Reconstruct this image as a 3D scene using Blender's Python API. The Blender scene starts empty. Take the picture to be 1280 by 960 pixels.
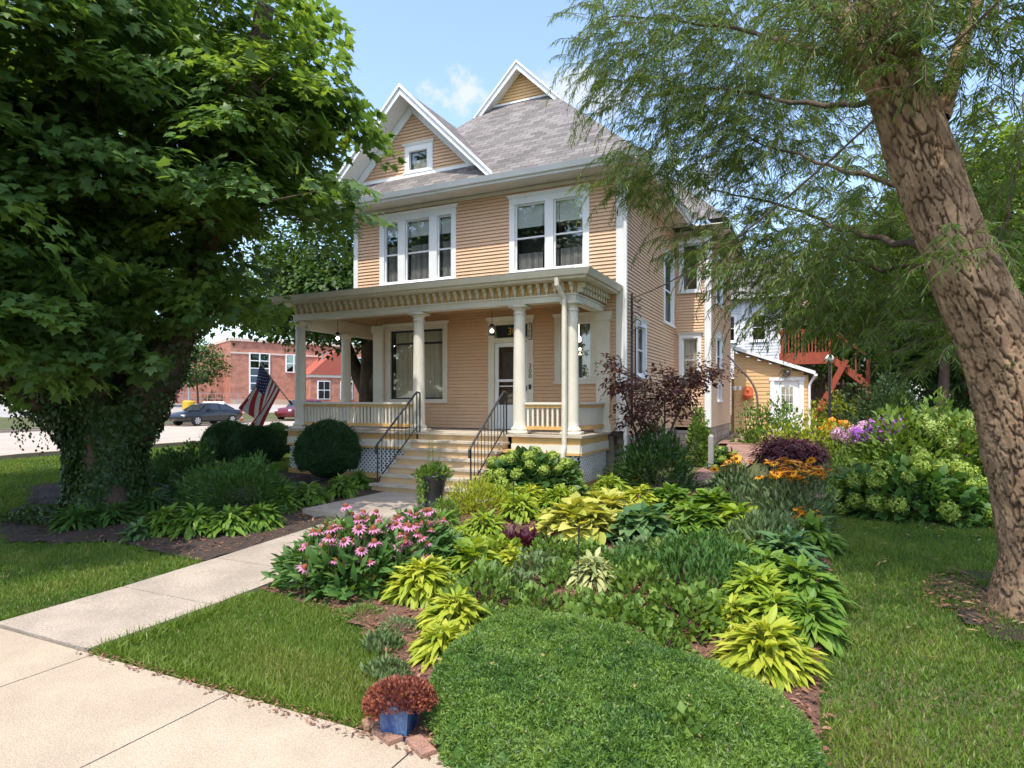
import bpy, math, random
import numpy as np
from mathutils import Vector, Matrix, noise as mnoise
R = np.random.default_rng(7)
random.seed(7)
PI = math.pi
scene = bpy.context.scene
COL = scene.collection
# ------------------------------------------------------------------ camera numbers
CF, CA, CH, HY = 790.0, math.radians(25.7), 1.736, 502.0
SA, CC = math.sin(CA), math.cos(CA)
def ray(px, py):
    r = (px-640)/CF
    return (-SA+r*CC, CC+r*SA, (HY-py)/CF)
def at(px, py, t):
    d = ray(px, py); return Vector((d[0]*t, d[1]*t, CH+d[2]*t))
def ss(t):
    t = np.clip(t, 0, 1); return t*t*(3-2*t)
def gz(x, y):
    x = np.asarray(x, float); y = np.asarray(y, float)
    z = -.25 + .25*ss((y-3)/7)
    z = z + .12*ss((-x-11)/8)
    z = z + 1.35*ss((-x-41)/14)
    z = z + .55*ss((y-14)/9)*ss((x+11)/4)
    return z
def spot(px, py, dz=0.0):                      # where a plant stands on the terrain
    z = 0.0
    for _ in range(12):
        d = ray(px, py); t = (z-CH)/d[2]
        z = float(gz(d[0]*t, d[1]*t))
    return Vector((d[0]*t, d[1]*t, z+dz))
# ------------------------------------------------------------------ object bookkeeping
ORG = {}
def props(o, label=None, cat=None, group=None, kind=None):
    if label: o['label'] = label
    if cat: o['category'] = cat
    if group: o['group'] = group
    if kind: o['kind'] = kind
    return o
def empty(name, loc, label=None, cat=None, group=None, rz=0.0):
    o = bpy.data.objects.new(name, None); COL.objects.link(o)
    o.location = loc; o.rotation_euler = (0, 0, rz); o.empty_display_size = .2
    ORG[o.name] = Vector(loc)
    return props(o, label, cat, group)
def link(name, me, parent=None, origin=None):
    o = bpy.data.objects.new(name, me); COL.objects.link(o)
    if parent is not None:
        o.parent = parent; ORG[o.name] = ORG[parent.name]
    else:
        o.location = origin or (0, 0, 0); ORG[o.name] = Vector(origin or (0, 0, 0))
    return o
def copy_of(o, parent=None):
    c = o.copy(); COL.objects.link(c); ORG[c.name] = ORG[o.name]
    if parent is not None: c.parent = parent
    return c
class MB:
    def __init__(s, fn=None):
        s.v = []; s.f = []; s.m = []; s.fn = fn
    def add(s, pts):
        b = len(s.v)
        if s.fn: pts = [s.fn(*p) for p in pts]
        s.v.extend([tuple(p) for p in pts]); return b
    def poly(s, pts, m=0):
        b = s.add(pts); s.f.append(tuple(range(b, b+len(pts)))); s.m.append(m)
    def box(s, x0, x1, y0, y1, z0, z1, m=0):
        b = s.add([(x0,y0,z0),(x1,y0,z0),(x1,y1,z0),(x0,y1,z0),(x0,y0,z1),(x1,y0,z1),(x1,y1,z1),(x0,y1,z1)])
        for q in ((0,3,2,1),(4,5,6,7),(0,1,5,4),(1,2,6,5),(2,3,7,6),(3,0,4,7)):
            s.f.append(tuple(b+i for i in q)); s.m.append(m)
    def hexa(s, lo, hi, m=0):
        """bottom four and top four points"""
        n = len(lo); b = s.add(list(lo)+list(hi))
        s.f.append(tuple(b+i for i in reversed(range(n)))); s.m.append(m)
        s.f.append(tuple(b+n+i for i in range(n))); s.m.append(m)
        for i in range(n):
            j = (i+1) % n
            s.f.append((b+i, b+j, b+n+j, b+n+i)); s.m.append(m)
    def bar(s, p, q, w, h, m=0, up=(0,0,1)):
        p = Vector(p); q = Vector(q); d = (q-p).normalized(); u = Vector(up)
        a = d.cross(u)
        a = a.normalized() if a.length > 1e-4 else Vector((1,0,0))
        c = a.cross(d).normalized()
        a = a*w/2; c = c*h/2
        s.hexa([p-a-c, p+a-c, p+a+c, p-a+c], [q-a-c, q+a-c, q+a+c, q-a+c], m)
    def tube(s, path, rad, n=8, m=0, caps=True, ring=None):
        path = [Vector(p) for p in path]
        if not hasattr(rad, '__len__'): rad = [rad]*len(path)
        prev = None; rings = []
        for i, p in enumerate(path):
            d = (path[min(i+1, len(path)-1)]-path[max(i-1, 0)]).normalized()
            if prev is None:
                a = d.cross(Vector((0,1,0)) if abs(d.y) < .9 else Vector((1,0,0))).normalized()
            else:
                a = (prev-d*prev.dot(d)).normalized()
            prev = a; c = d.cross(a)
            pts = []
            for k in range(n):
                th = 2*PI*k/n
                rr = rad[i]*(ring(i, th, p) if ring else 1)
                pts.append(p+(a*math.cos(th)+c*math.sin(th))*rr)
            rings.append(s.add(pts))
        for r0, r1 in zip(rings, rings[1:]):
            for k in range(n):
                j = (k+1) % n
                s.f.append((r0+k, r0+j, r1+j, r1+k)); s.m.append(m)
        if caps:
            s.f.append(tuple(rings[0]+k for k in reversed(range(n)))); s.m.append(m)
            s.f.append(tuple(rings[-1]+k for k in range(n))); s.m.append(m)
    def lathe(s, prof, c, n=20, m=0):
        rings = []
        for r, z in prof:
            rings.append(s.add([(c[0]+r*math.cos(2*PI*k/n), c[1]+r*math.sin(2*PI*k/n), c[2]+z) for k in range(n)]))
        for r0, r1 in zip(rings, rings[1:]):
            for k in range(n):
                j = (k+1) % n
                s.f.append((r0+k, r0+j, r1+j, r1+k)); s.m.append(m)
        s.f.append(tuple(rings[0]+k for k in reversed(range(n)))); s.m.append(m)
        s.f.append(tuple(rings[-1]+k for k in range(n))); s.m.append(m)
    def sphere(s, c, r, n=12, m=0, sz=1.0):
        s.lathe([(max(.001, r*math.sin(PI*i/n)), -r*sz*math.cos(PI*i/n)) for i in range(n+1)], c, n*2 if n < 10 else n+6, m)
    def build(s, name, mats, parent=None, origin=None, smooth=False, local=False):
        if not isinstance(mats, (list, tuple)): mats = [mats]
        o_ = Vector((0,0,0)) if local else (ORG[parent.name] if parent is not None else Vector(origin or (0,0,0)))
        V = np.array(s.v, float)-np.array(o_)[None]
        me = bpy.data.meshes.new(name)
        me.from_pydata(V.tolist(), [], s.f)
        for x in mats: me.materials.append(x)
        me.polygons.foreach_set('material_index', s.m)
        if smooth: me.polygons.foreach_set('use_smooth', [True]*len(s.f))
        uv = me.uv_layers.new(name='UVMap')
        W = np.array(s.v, float); out = np.zeros((len(me.loops), 2)); li = 0
        for f in s.f:
            p = W[list(f)]
            nn = np.zeros(3)
            for i in range(len(p)): nn += np.cross(p[i], p[(i+1) % len(p)])
            L = np.linalg.norm(nn)
            nn = nn/L if L > 1e-12 else np.array([0,0,1.])
            if nn[2] < 0: nn = -nn
            t = np.cross([0,0,1.], nn); L = np.linalg.norm(t)
            t = t/L if L > 1e-3 else np.array([1.,0,0])
            b = np.cross(nn, t)
            out[li:li+len(f), 0] = p@t; out[li:li+len(f), 1] = p@b; li += len(f)
        uv.data.foreach_set('uv', out.ravel())
        me.update()
        return link(name, me, parent, origin)
def np_mesh(name, V, F, mats, parent=None, origin=None, tint=None, mi=None, smooth=False):
    """fast mesh from arrays, F (m,k) all faces of one size"""
    if not isinstance(mats, (list, tuple)): mats = [mats]
    o_ = ORG[parent.name] if parent is not None else Vector(origin or (0,0,0))
    V = np.asarray(V, np.float32)-np.array(o_, np.float32)[None]
    me = bpy.data.meshes.new(name); m, k = F.shape
    me.vertices.add(len(V)); me.vertices.foreach_set('co', V.ravel())
    me.loops.add(m*k); me.loops.foreach_set('vertex_index', F.astype(np.int32).ravel())
    me.polygons.add(m); me.polygons.foreach_set('loop_start', np.arange(0, m*k, k, dtype=np.int32))
    try: me.polygons.foreach_set('loop_total', np.full(m, k, np.int32))
    except Exception: pass
    for x in mats: me.materials.append(x)
    if mi is not None: me.polygons.foreach_set('material_index', mi.astype(np.int32))
    if smooth: me.polygons.foreach_set('use_smooth', np.ones(m, bool))
    if tint is not None:
        a = me.attributes.new('tint', 'FLOAT', 'FACE'); a.data.foreach_set('value', tint.astype(np.float32))
    me.update(calc_edges=True); me.validate()
    return link(name, me, parent, origin)
# ------------------------------------------------------------------ materials
MATS = {}
def nodes_of(name):
    m = bpy.data.materials.new(name); m.use_nodes = True
    nt = m.node_tree; nt.nodes.clear()
    return m, nt, nt.nodes, nt.links
def lin(c):
    return tuple(c)+(1,)
def pm(name, c1, c2=None, scale=6.0, rough=.7, bump=0.0, bscale=None, detail=6.0, stretch=(1,1,1), metal=0.0, spec=.4, lo=.35, hi=.65, fine=0.0, fs=14):
    """principled with noise between two colours and an optional bump"""
    m, nt, N, L = nodes_of(name)
    out = N.new('ShaderNodeOutputMaterial'); b = N.new('ShaderNodeBsdfPrincipled')
    L.new(b.outputs[0], out.inputs[0])
    b.inputs['Roughness'].default_value = rough; b.inputs['Metallic'].default_value = metal
    b.inputs['Specular IOR Level'].default_value = spec
    tc = N.new('ShaderNodeTexCoord'); mp = N.new('ShaderNodeMapping'); mp.inputs['Scale'].default_value = stretch
    L.new(tc.outputs['Object'], mp.inputs[0])
    c2 = c2 or tuple(x*.85 for x in c1)
    n = N.new('ShaderNodeTexNoise'); n.inputs['Scale'].default_value = scale; n.inputs['Detail'].default_value = detail
    L.new(mp.outputs[0], n.inputs['Vector'])
    r = N.new('ShaderNodeValToRGB'); r.color_ramp.elements[0].position = lo; r.color_ramp.elements[1].position = hi
    r.color_ramp.elements[0].color = lin(c1); r.color_ramp.elements[1].color = lin(c2)
    L.new(n.outputs['Fac'], r.inputs[0])
    col = r.outputs[0]
    if fine:
        n3 = N.new('ShaderNodeTexNoise'); n3.inputs['Scale'].default_value = scale*fs; n3.inputs['Detail'].default_value = 4
        L.new(mp.outputs[0], n3.inputs['Vector'])
        mr = N.new('ShaderNodeMapRange'); mr.inputs[1].default_value = .3; mr.inputs[2].default_value = .7
        mr.inputs[3].default_value = 1-fine; mr.inputs[4].default_value = 1+fine
        L.new(n3.outputs['Fac'], mr.inputs[0])
        mx = N.new('ShaderNodeMix'); mx.data_type = 'RGBA'; mx.blend_type = 'MULTIPLY'; mx.inputs[0].default_value = 1
        L.new(col, mx.inputs[6]); L.new(mr.outputs[0], mx.inputs[7]); col = mx.outputs[2]
    L.new(col, b.inputs['Base Color'])
    if bump:
        n2 = N.new('ShaderNodeTexNoise'); n2.inputs['Scale'].default_value = bscale or scale*5; n2.inputs['Detail'].default_value = 8
        L.new(mp.outputs[0], n2.inputs['Vector'])
        bp = N.new('ShaderNodeBump'); bp.inputs['Strength'].default_value = bump; bp.inputs['Distance'].default_value = .02
        L.new(n2.outputs['Fac'], bp.inputs['Height']); L.new(bp.outputs[0], b.inputs['Normal'])
    MATS[name] = m
    return m
def leafmat(name, cols, trans=.35, rough=.5, spec=.35, tcol=None, var=.12):
    """leaf: colour picked per leaf by its 'tint', front reflection and light through the blade"""
    m, nt, N, L = nodes_of(name)
    out = N.new('ShaderNodeOutputMaterial'); b = N.new('ShaderNodeBsdfPrincipled'); tr = N.new('ShaderNodeBsdfTranslucent')
    mx = N.new('ShaderNodeMixShader'); mx.inputs[0].default_value = trans
    L.new(b.outputs[0], mx.inputs[1]); L.new(tr.outputs[0], mx.inputs[2]); L.new(mx.outputs[0], out.inputs[0])
    at_ = N.new('ShaderNodeAttribute'); at_.attribute_name = 'tint'
    r = N.new('ShaderNodeValToRGB'); el = r.color_ramp.elements
    n = len(cols)
    el[0].position = 0; el[0].color = lin(cols[0]); el[1].position = 1; el[1].color = lin(cols[-1])
    for i in range(1, n-1):
        e = el.new(i/(n-1)); e.color = lin(cols[i])
    L.new(at_.outputs['Fac'], r.inputs[0])
    b.inputs['Roughness'].default_value = rough; b.inputs['Specular IOR Level'].default_value = spec
    L.new(r.outputs[0], b.inputs['Base Color'])
    g = N.new('ShaderNodeMix'); g.data_type = 'RGBA'; g.blend_type = 'MULTIPLY'; g.inputs[0].default_value = 1
    L.new(r.outputs[0], g.inputs[6]); g.inputs[7].default_value = lin(tcol or (1.5, 1.35, .55))
    L.new(g.outputs[2], tr.inputs[0])
    MATS[name] = m
    return m
def brickmat(name, c1, c2, mortar, w, h, msize=.012, rough=.8, bump=.4, offset=.5, scale_noise=2.0, dark=.25):
    m, nt, N, L = nodes_of(name)
    out = N.new('ShaderNodeOutputMaterial'); b = N.new('ShaderNodeBsdfPrincipled'); L.new(b.outputs[0], out.inputs[0])
    b.inputs['Roughness'].default_value = rough; b.inputs['Specular IOR Level'].default_value = .25
    tc = N.new('ShaderNodeTexCoord')
    br = N.new('ShaderNodeTexBrick'); br.offset = offset
    br.inputs['Scale'].default_value = 1; br.inputs['Brick Width'].default_value = w; br.inputs['Row Height'].default_value = h
    br.inputs['Mortar Size'].default_value = msize; br.inputs['Mortar Smooth'].default_value = .1; br.inputs['Bias'].default_value = 0
    br.inputs['Color1'].default_value = lin(c1); br.inputs['Color2'].default_value = lin(c2); br.inputs['Mortar'].default_value = lin(mortar)
    L.new(tc.outputs['UV'], br.inputs['Vector'])
    n = N.new('ShaderNodeTexNoise'); n.inputs['Scale'].default_value = scale_noise; n.inputs['Detail'].default_value = 6
    L.new(tc.outputs['UV'], n.inputs['Vector'])
    mr = N.new('ShaderNodeMapRange'); mr.inputs[1].default_value = .3; mr.inputs[2].default_value = .7
    mr.inputs[3].default_value = 1-dark; mr.inputs[4].default_value = 1+dark
    L.new(n.outputs['Fac'], mr.inputs[0])
    mx = N.new('ShaderNodeMix'); mx.data_type = 'RGBA'; mx.blend_type = 'MULTIPLY'; mx.inputs[0].default_value = 1
    L.new(br.outputs['Color'], mx.inputs[6]); L.new(mr.outputs[0], mx.inputs[7])
    L.new(mx.outputs[2], b.inputs['Base Color'])
    bp = N.new('ShaderNodeBump'); bp.inputs['Strength'].default_value = bump; bp.inputs['Distance'].default_value = .01; bp.invert = True
    L.new(br.outputs['Fac'], bp.inputs['Height']); L.new(bp.outputs[0], b.inputs['Normal'])
    MATS[name] = m
    return m
def glassmat(name, tint=(.88,.9,.9), refl=.22, gcol=(.9,.95,1)):
    m, nt, N, L = nodes_of(name)
    out = N.new('ShaderNodeOutputMaterial'); t = N.new('ShaderNodeBsdfTransparent'); g = N.new('ShaderNodeBsdfGlossy')
    t.inputs[0].default_value = lin(tint); g.inputs['Roughness'].default_value = .02; g.inputs[0].default_value = lin(gcol)
    mx = N.new('ShaderNodeMixShader'); mx.inputs[0].default_value = refl
    L.new(t.outputs[0], mx.inputs[1]); L.new(g.outputs[0], mx.inputs[2]); L.new(mx.outputs[0], out.inputs[0])
    MATS[name] = m
    return m
SIDING = pm('peach_clapboard_paint', (.655,.43,.265), (.605,.395,.24), scale=1.3, rough=.55, bump=.08, bscale=40, fine=.05)
YSIDE = pm('yellow_clapboard_paint', (.66,.44,.21), (.60,.39,.185), scale=1.3, rough=.55, fine=.05)
WHITE = pm('white_trim_paint', (.76,.77,.76), (.70,.71,.70), scale=2.5, rough=.5, fine=.03)
CREAM = pm('cream_trim_paint', (.68,.64,.54), (.62,.58,.48), scale=2.5, rough=.5, fine=.04)
OCHRE = pm('ochre_trim_paint', (.62,.38,.14), (.55,.335,.12), scale=3, rough=.55, fine=.06)
CEIL = pm('porch_ceiling_paint', (.50,.32,.17), (.46,.29,.15), scale=2, rough=.6)
TREAD = pm('worn_grey_cream_paint', (.50,.435,.34), (.36,.31,.25), scale=4, rough=.65, bump=.1, fine=.1)
RISER = pm('step_riser_paint', (.54,.37,.20), (.46,.31,.165), scale=3, rough=.6, fine=.06)
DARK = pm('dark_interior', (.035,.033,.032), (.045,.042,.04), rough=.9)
ROOM = pm('dim_room_wall', (.10,.085,.07), (.08,.07,.06), rough=.9)
CURT = pm('curtain_cloth', (.72,.66,.52), (.64,.58,.46), scale=3, rough=.9)
LACE = pm('sheer_curtain', (.30,.29,.27), (.24,.23,.22), scale=8, rough=.9)
SHADE = pm('roller_shade', (.62,.64,.60), (.56,.58,.55), scale=2, rough=.8)
BLACK = pm('black_painted_iron', (.02,.02,.022), (.03,.03,.03), rough=.4, spec=.5)
BLKFR = pm('black_window_frame', (.018,.018,.02), (.025,.025,.025), rough=.4)
GLASS = glassmat('window_glass', refl=.16)
GLASS2 = glassmat('far_window_glass', tint=(.25,.3,.33), refl=.35)
SCREEN = glassmat('screen_door_glass', tint=(.55,.52,.5), refl=.10)
METAL = pm('galvanised_metal', (.45,.46,.47), (.38,.39,.4), rough=.4, metal=.8)
RUST = pm('rusty_pipe', (.22,.16,.13), (.14,.11,.10), scale=12, rough=.6, metal=.3)
GOLD = pm('gold_leaf_paint', (.62,.42,.10), (.55,.36,.08), rough=.35, metal=.3)
SHING = brickmat('asphalt_shingles', (.215,.197,.187), (.12,.11,.106), (.06,.055,.055), .30, .145, .006, rough=.9, bump=.9, scale_noise=1.2, dark=.14)
PROOF = pm('dark_metal_roof', (.035,.04,.055), (.05,.055,.065), rough=.45, spec=.5)
FOUND = brickmat('rough_stone_foundation', (.40,.33,.26), (.30,.25,.20), (.25,.22,.19), .35, .2, .015, bump=.8)
BRICKP = brickmat('brick_paving', (.36,.21,.16), (.27,.155,.125), (.13,.10,.085), .21, .10, .008, bump=.6)
CONC = pm('warm_beige_concrete', (.41,.335,.25), (.345,.28,.21), scale=2.2, rough=.9, bump=.4, bscale=90, fine=.20, fs=45, detail=12)  # the slabs' own warm beige with fine grit
CONC2 = pm('old_walk_concrete', (.38,.32,.26), (.29,.245,.20), scale=2.0, rough=.9, bump=.4, bscale=70, fine=.28, fs=30, detail=12)
ASPH = pm('pale_worn_road', (.40,.34,.28), (.34,.29,.24), scale=.8, rough=.9, bump=.2, bscale=60, fine=.08)
LOTM = pm('pale_parking_lot', (.34,.32,.30), (.29,.27,.25), scale=.3, rough=.9, fine=.06)
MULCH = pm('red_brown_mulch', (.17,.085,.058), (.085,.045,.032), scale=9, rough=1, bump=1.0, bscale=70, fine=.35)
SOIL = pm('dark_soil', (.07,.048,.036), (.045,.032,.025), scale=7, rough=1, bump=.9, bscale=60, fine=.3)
GROUND = pm('thatch_and_soil', (.060,.085,.022), (.095,.082,.035), scale=2.2, rough=1, bump=.8, bscale=60, fine=.35)
CHIP = leafmat('mulch_chip', [(.10,.05,.035),(.20,.10,.065),(.30,.17,.11)], trans=0, rough=.95, spec=.1)
# leaves
GRASS = leafmat('lawn_blades', [(.065,.14,.018),(.11,.20,.024),(.16,.235,.036),(.28,.25,.09)], trans=.35, rough=.45)
MAPLE = leafmat('maple_leaves', [(.085,.165,.056),(.125,.225,.060),(.205,.305,.060)], trans=.52, rough=.4, spec=.45)
WILLOW = leafmat('willow_leaves', [(.085,.15,.035),(.13,.21,.042),(.19,.27,.06)], trans=.5, rough=.45, spec=.4)
TREEL = leafmat('far_tree_leaves', [(.03,.075,.014),(.05,.105,.018),(.09,.15,.022)], trans=.35)
TREEY = leafmat('bright_tree_leaves', [(.09,.16,.02),(.14,.22,.025),(.2,.28,.03)], trans=.4)
TREED = leafmat('dark_tree_leaves', [(.028,.065,.022),(.045,.09,.028),(.075,.12,.034)], trans=.3)
IVY = leafmat('ivy_leaves', [(.026,.058,.016),(.042,.085,.018),(.075,.105,.026)], trans=.25, rough=.4)
YEW = leafmat('yew_needles', [(.018,.055,.018),(.03,.08,.024),(.05,.11,.03)], trans=.2)
JUN = leafmat('groundcover_sprigs', [(.055,.13,.026),(.11,.21,.034),(.18,.285,.045),(.15,.21,.12)], trans=.3)
CHART = leafmat('chartreuse_blades', [(.20,.29,.025),(.33,.39,.035),(.47,.48,.07)], trans=.35)
LIME = leafmat('lime_blades', [(.14,.23,.024),(.23,.33,.03),(.34,.41,.05)], trans=.35)
GOLDH = leafmat('gold_blades', [(.30,.34,.05),(.44,.45,.10),(.56,.54,.18)], trans=.3)
HGREEN = leafmat('green_blades', [(.075,.16,.024),(.12,.225,.03),(.19,.295,.04)], trans=.32)
HBLUE = leafmat('blue_green_blades', [(.05,.12,.048),(.08,.17,.06),(.14,.225,.075)], trans=.25)
HDARK = leafmat('deep_green_blades', [(.045,.115,.026),(.072,.16,.033),(.125,.215,.045)], trans=.3)
VARI = leafmat('cream_green_blades', [(.10,.17,.04),(.35,.38,.16),(.55,.54,.28)], trans=.3)
LGREEN = leafmat('herb_leaves', [(.07,.145,.026),(.12,.21,.033),(.20,.29,.05)], trans=.32)
DGREEN = leafmat('bush_leaves', [(.032,.085,.02),(.05,.115,.026),(.085,.16,.034)], trans=.3)
GREYG = leafmat('grey_green_leaves', [(.08,.14,.05),(.13,.195,.075),(.19,.25,.11)], trans=.25)
SILVER = leafmat('silver_leaves', [(.16,.19,.15),(.25,.28,.22),(.36,.38,.31)], trans=.2)
YLIME = leafmat('yellow_green_leaves', [(.20,.28,.02),(.30,.36,.025),(.38,.36,.04)], trans=.35)
PLUM = leafmat('plum_leaves', [(.05,.015,.025),(.085,.025,.04),(.13,.045,.06)], trans=.3, tcol=(1.5,.7,.8))
REDM = leafmat('red_maple_leaves', [(.055,.024,.022),(.085,.034,.028),(.13,.052,.034),(.10,.09,.04)], trans=.35, tcol=(1.7,.8,.5))
PINKL = leafmat('pink_tip_leaves', [(.30,.07,.08),(.38,.12,.12),(.28,.16,.09)], trans=.3, tcol=(1.3,.8,.8))
SEDUM = leafmat('red_sedum_leaves', [(.14,.035,.028),(.24,.07,.045),(.32,.12,.06)], trans=.15, tcol=(1.3,.8,.6))
PINK = leafmat('pink_petals', [(.50,.14,.32),(.62,.24,.42),(.70,.36,.50)], trans=.3, tcol=(1.2,.9,1.1))
CONE = pm('russet_cone', (.22,.06,.02), (.14,.04,.02), scale=60, rough=.8)
ORANGE = leafmat('orange_petals', [(.70,.27,.01),(.80,.36,.015),(.82,.44,.03)], trans=.25, tcol=(1.2,.9,.4))
PURPLE = leafmat('purple_petals', [(.36,.10,.48),(.48,.18,.58),(.60,.32,.66)], trans=.25, tcol=(1.1,.8,1.2))
HYD = leafmat('lime_florets', [(.20,.30,.04),(.32,.42,.07),(.44,.52,.12)], trans=.25)
HYDW = leafmat('pale_florets', [(.40,.50,.20),(.55,.62,.35),(.68,.72,.52)], trans=.25)
HYDM = leafmat('pale_lime_florets', [(.26,.36,.07),(.38,.48,.14),(.50,.57,.26)], trans=.25)
STEM = pm('plant_stem', (.07,.10,.03), (.09,.08,.04), rough=.8)
TWIG = pm('brown_twig', (.13,.085,.055), (.085,.055,.04), rough=.9)
# ------------------------------------------------------------------ leaf templates (x width, y length, z normal)
def T_blade(rows, w, droop, fold=.25, prof=None, tip=1.0):
    prof = prof or (lambda t: math.sin(PI*min(1, max(0, t))**.75))
    V = []; F = []
    for i in range(rows+1):
        t = i/rows; ww = w*prof(t)
        if i == rows: ww = w*.02
        y = t; z = -droop*t*t
        V += [(-ww/2, y, z+fold*ww/2), (0, y, z), (ww/2, y, z+fold*ww/2)]
    for i in range(rows):
        a = 3*i
        F += [(a, a+1, a+4), (a, a+4, a+3), (a+1, a+2, a+5), (a+1, a+5, a+4)]
    return np.array(V, float), np.array(F)
def T_diamond(w, fold=.2, droop=.1):
    V = [(0,0,0), (w/2,.42,fold*w), (0,.5,-.02), (-w/2,.42,fold*w), (0,1,-droop)]
    return np.array(V, float), np.array([(0,1,2),(0,2,3),(1,4,2),(2,4,3)])
def T_flat(w, fold=.15):
    V = [(0,0,0), (w/2,.45,fold*w), (0,1,-.05), (-w/2,.45,fold*w)]
    return np.array(V, float), np.array([(0,1,2),(0,2,3)])
def T_maple():
    B = [(0,0),(.32,.02),(.56,.20),(.36,.30),(.62,.60),(.30,.56),(.20,.68),(0,1.05),(-.20,.68),(-.30,.56),(-.62,.60),(-.36,.30),(-.56,.20),(-.32,.02)]
    V = [(0,.36,.03)]+[(x,y,-.10*(x*x+(y-.36)**2)*1.6) for x,y in B]
    n = len(B); F = [(0, 1+i, 1+(i+1) % n) for i in range(n)]
    return np.array(V, float), np.array(F)
def T_grass():
    V = [(-.5,0,0),(.5,0,0),(-.35,.55,-.06),(.35,.55,-.06),(0,1,-.30)]
    return np.array(V, float), np.array([(0,1,3),(0,3,2),(2,3,4)])
TD = T_diamond(.55); TDN = T_diamond(.3); TDW = T_diamond(.8); TF = T_flat(.6); TFN = T_flat(.28); TM = T_maple(); TG = T_grass()
TWIL = T_flat(.125, .1)
def nrm(a):
    return a/np.maximum(np.linalg.norm(a, axis=-1, keepdims=True), 1e-9)
def scatter(T, P, D, Nn, S, W=None):
    """place template T at points P with length axis D, normal about Nn, scale S (and width scale W)"""
    TV, TF_ = T
    P = np.asarray(P, float); n = len(P)
    D = nrm(np.asarray(D, float)); X = nrm(np.cross(D, np.asarray(Nn, float))); Z = np.cross(X, D)
    S = np.broadcast_to(np.asarray(S, float), (n,)); W = S if W is None else np.broadcast_to(np.asarray(W, float), (n,))
    V = (P[:,None,:] + X[:,None,:]*(TV[None,:,0:1]*W[:,None,None]) + D[:,None,:]*(TV[None,:,1:2]*S[:,None,None]) + Z[:,None,:]*(TV[None,:,2:3]*S[:,None,None]))
    k = len(TV)
    F = TF_[None] + (np.arange(n)*k)[:,None,None]
    return V.reshape(-1,3), F.reshape(-1, TF_.shape[1]), len(TF_)
class LF:
    """collects leaves of one object"""
    def __init__(s): s.V = []; s.F = []; s.t = []; s.mi = []; s.n = 0
    def add(s, T, P, D, Nn, S, tint=None, W=None, m=0):
        if len(P) == 0: return
        V, F, k = scatter(T, P, D, Nn, S, W)
        t = R.random(len(P)) if tint is None else np.clip(np.broadcast_to(tint, (len(P),)), 0, 1)
        s.V.append(V); s.F.append(F+s.n); s.n += len(V); s.t.append(np.repeat(t, k)); s.mi.append(np.full(len(F), m))
    def raw(s, V, F, tint=.5, m=0):
        V = np.asarray(V, float); F = np.asarray(F)
        s.V.append(V); s.F.append(F+s.n); s.n += len(V); s.t.append(np.full(len(F), tint)); s.mi.append(np.full(len(F), m))
    def stick(s, p, q, r0, r1, m=0, tint=.5):
        p = np.array(p, float); q = np.array(q, float); d = nrm(q-p)
        a = nrm(np.cross(d, [.31,.8,.52])); b = np.cross(d, a)
        V = []
        for c, r in ((p, r0), (q, r1)):
            for k in range(4):
                th = PI/2*k; V.append(c+(a*math.cos(th)+b*math.sin(th))*r)
        F = []
        for k in range(4):
            j = (k+1) % 4; F += [(k, j, 4+j), (k, 4+j, 4+k)]
        s.raw(V, F, tint, m)
    def build(s, name, mats, parent=None, origin=None, smooth=False):
        return np_mesh(name, np.concatenate(s.V), np.concatenate(s.F), mats, parent, origin, np.concatenate(s.t), np.concatenate(s.mi), smooth)
def rdir(n):
    return nrm(R.normal(size=(n,3)))
UP = np.array([0,0,1.])
def inpoly(P, x, y):
    P = np.asarray(P, float); r = np.zeros(np.shape(x), bool); n = len(P); j = n-1
    for i in range(n):
        xi, yi = P[i]; xj, yj = P[j]
        c = ((yi > y) != (yj > y)) & (x < (xj-xi)*(y-yi)/(yj-yi+1e-12)+xi)
        r ^= c; j = i
    return r
def pts_in(poly, n):
    P = np.asarray(poly, float); lo = P.min(0); hi = P.max(0); out = []; c = 0
    while c < n:
        q = lo+(hi-lo)*R.random((n*2, 2)); q = q[inpoly(P, q[:,0], q[:,1])]; out.append(q); c += len(q)
        if c == 0 and len(out) > 20: break
    return np.concatenate(out)[:n]
def area(P):
    P = np.asarray(P, float); x, y = P[:,0], P[:,1]
    return abs(np.dot(x, np.roll(y,-1))-np.dot(y, np.roll(x,-1)))/2
def vnoise(P, s=1.0):
    return np.array([mnoise.noise(Vector(p)*s) for p in P])
# ================================================================== THE SETTING
def axis(lo, hi, step, far0, far1):
    core = list(np.arange(lo, hi+1e-6, step)); a = []; d = step; x = lo
    while x > far0: d *= 1.35; x -= d; a.append(x)
    b = []; d = step; x = core[-1]
    while x < far1: d *= 1.35; x += d; b.append(x)
    return np.array(a[::-1]+core+b)
gx = axis(-18, 7, .3, -700, 700); gy = axis(-2, 30, .3, -300, 900)
XX, YY = np.meshgrid(gx, gy); ZZ = gz(XX, YY)+.012*np.sin(XX*2.3+YY*1.7)*np.sin(YY*2.9)-.012
nx, ny = len(gx), len(gy)
idx = np.arange(nx*ny).reshape(ny, nx)
F = np.stack([idx[:-1,:-1], idx[:-1,1:], idx[1:,1:], idx[1:,:-1]], -1).reshape(-1, 4)
props(np_mesh('ground', np.stack([XX,YY,ZZ], -1).reshape(-1,3), F, GROUND, smooth=True), kind='structure')
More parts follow.
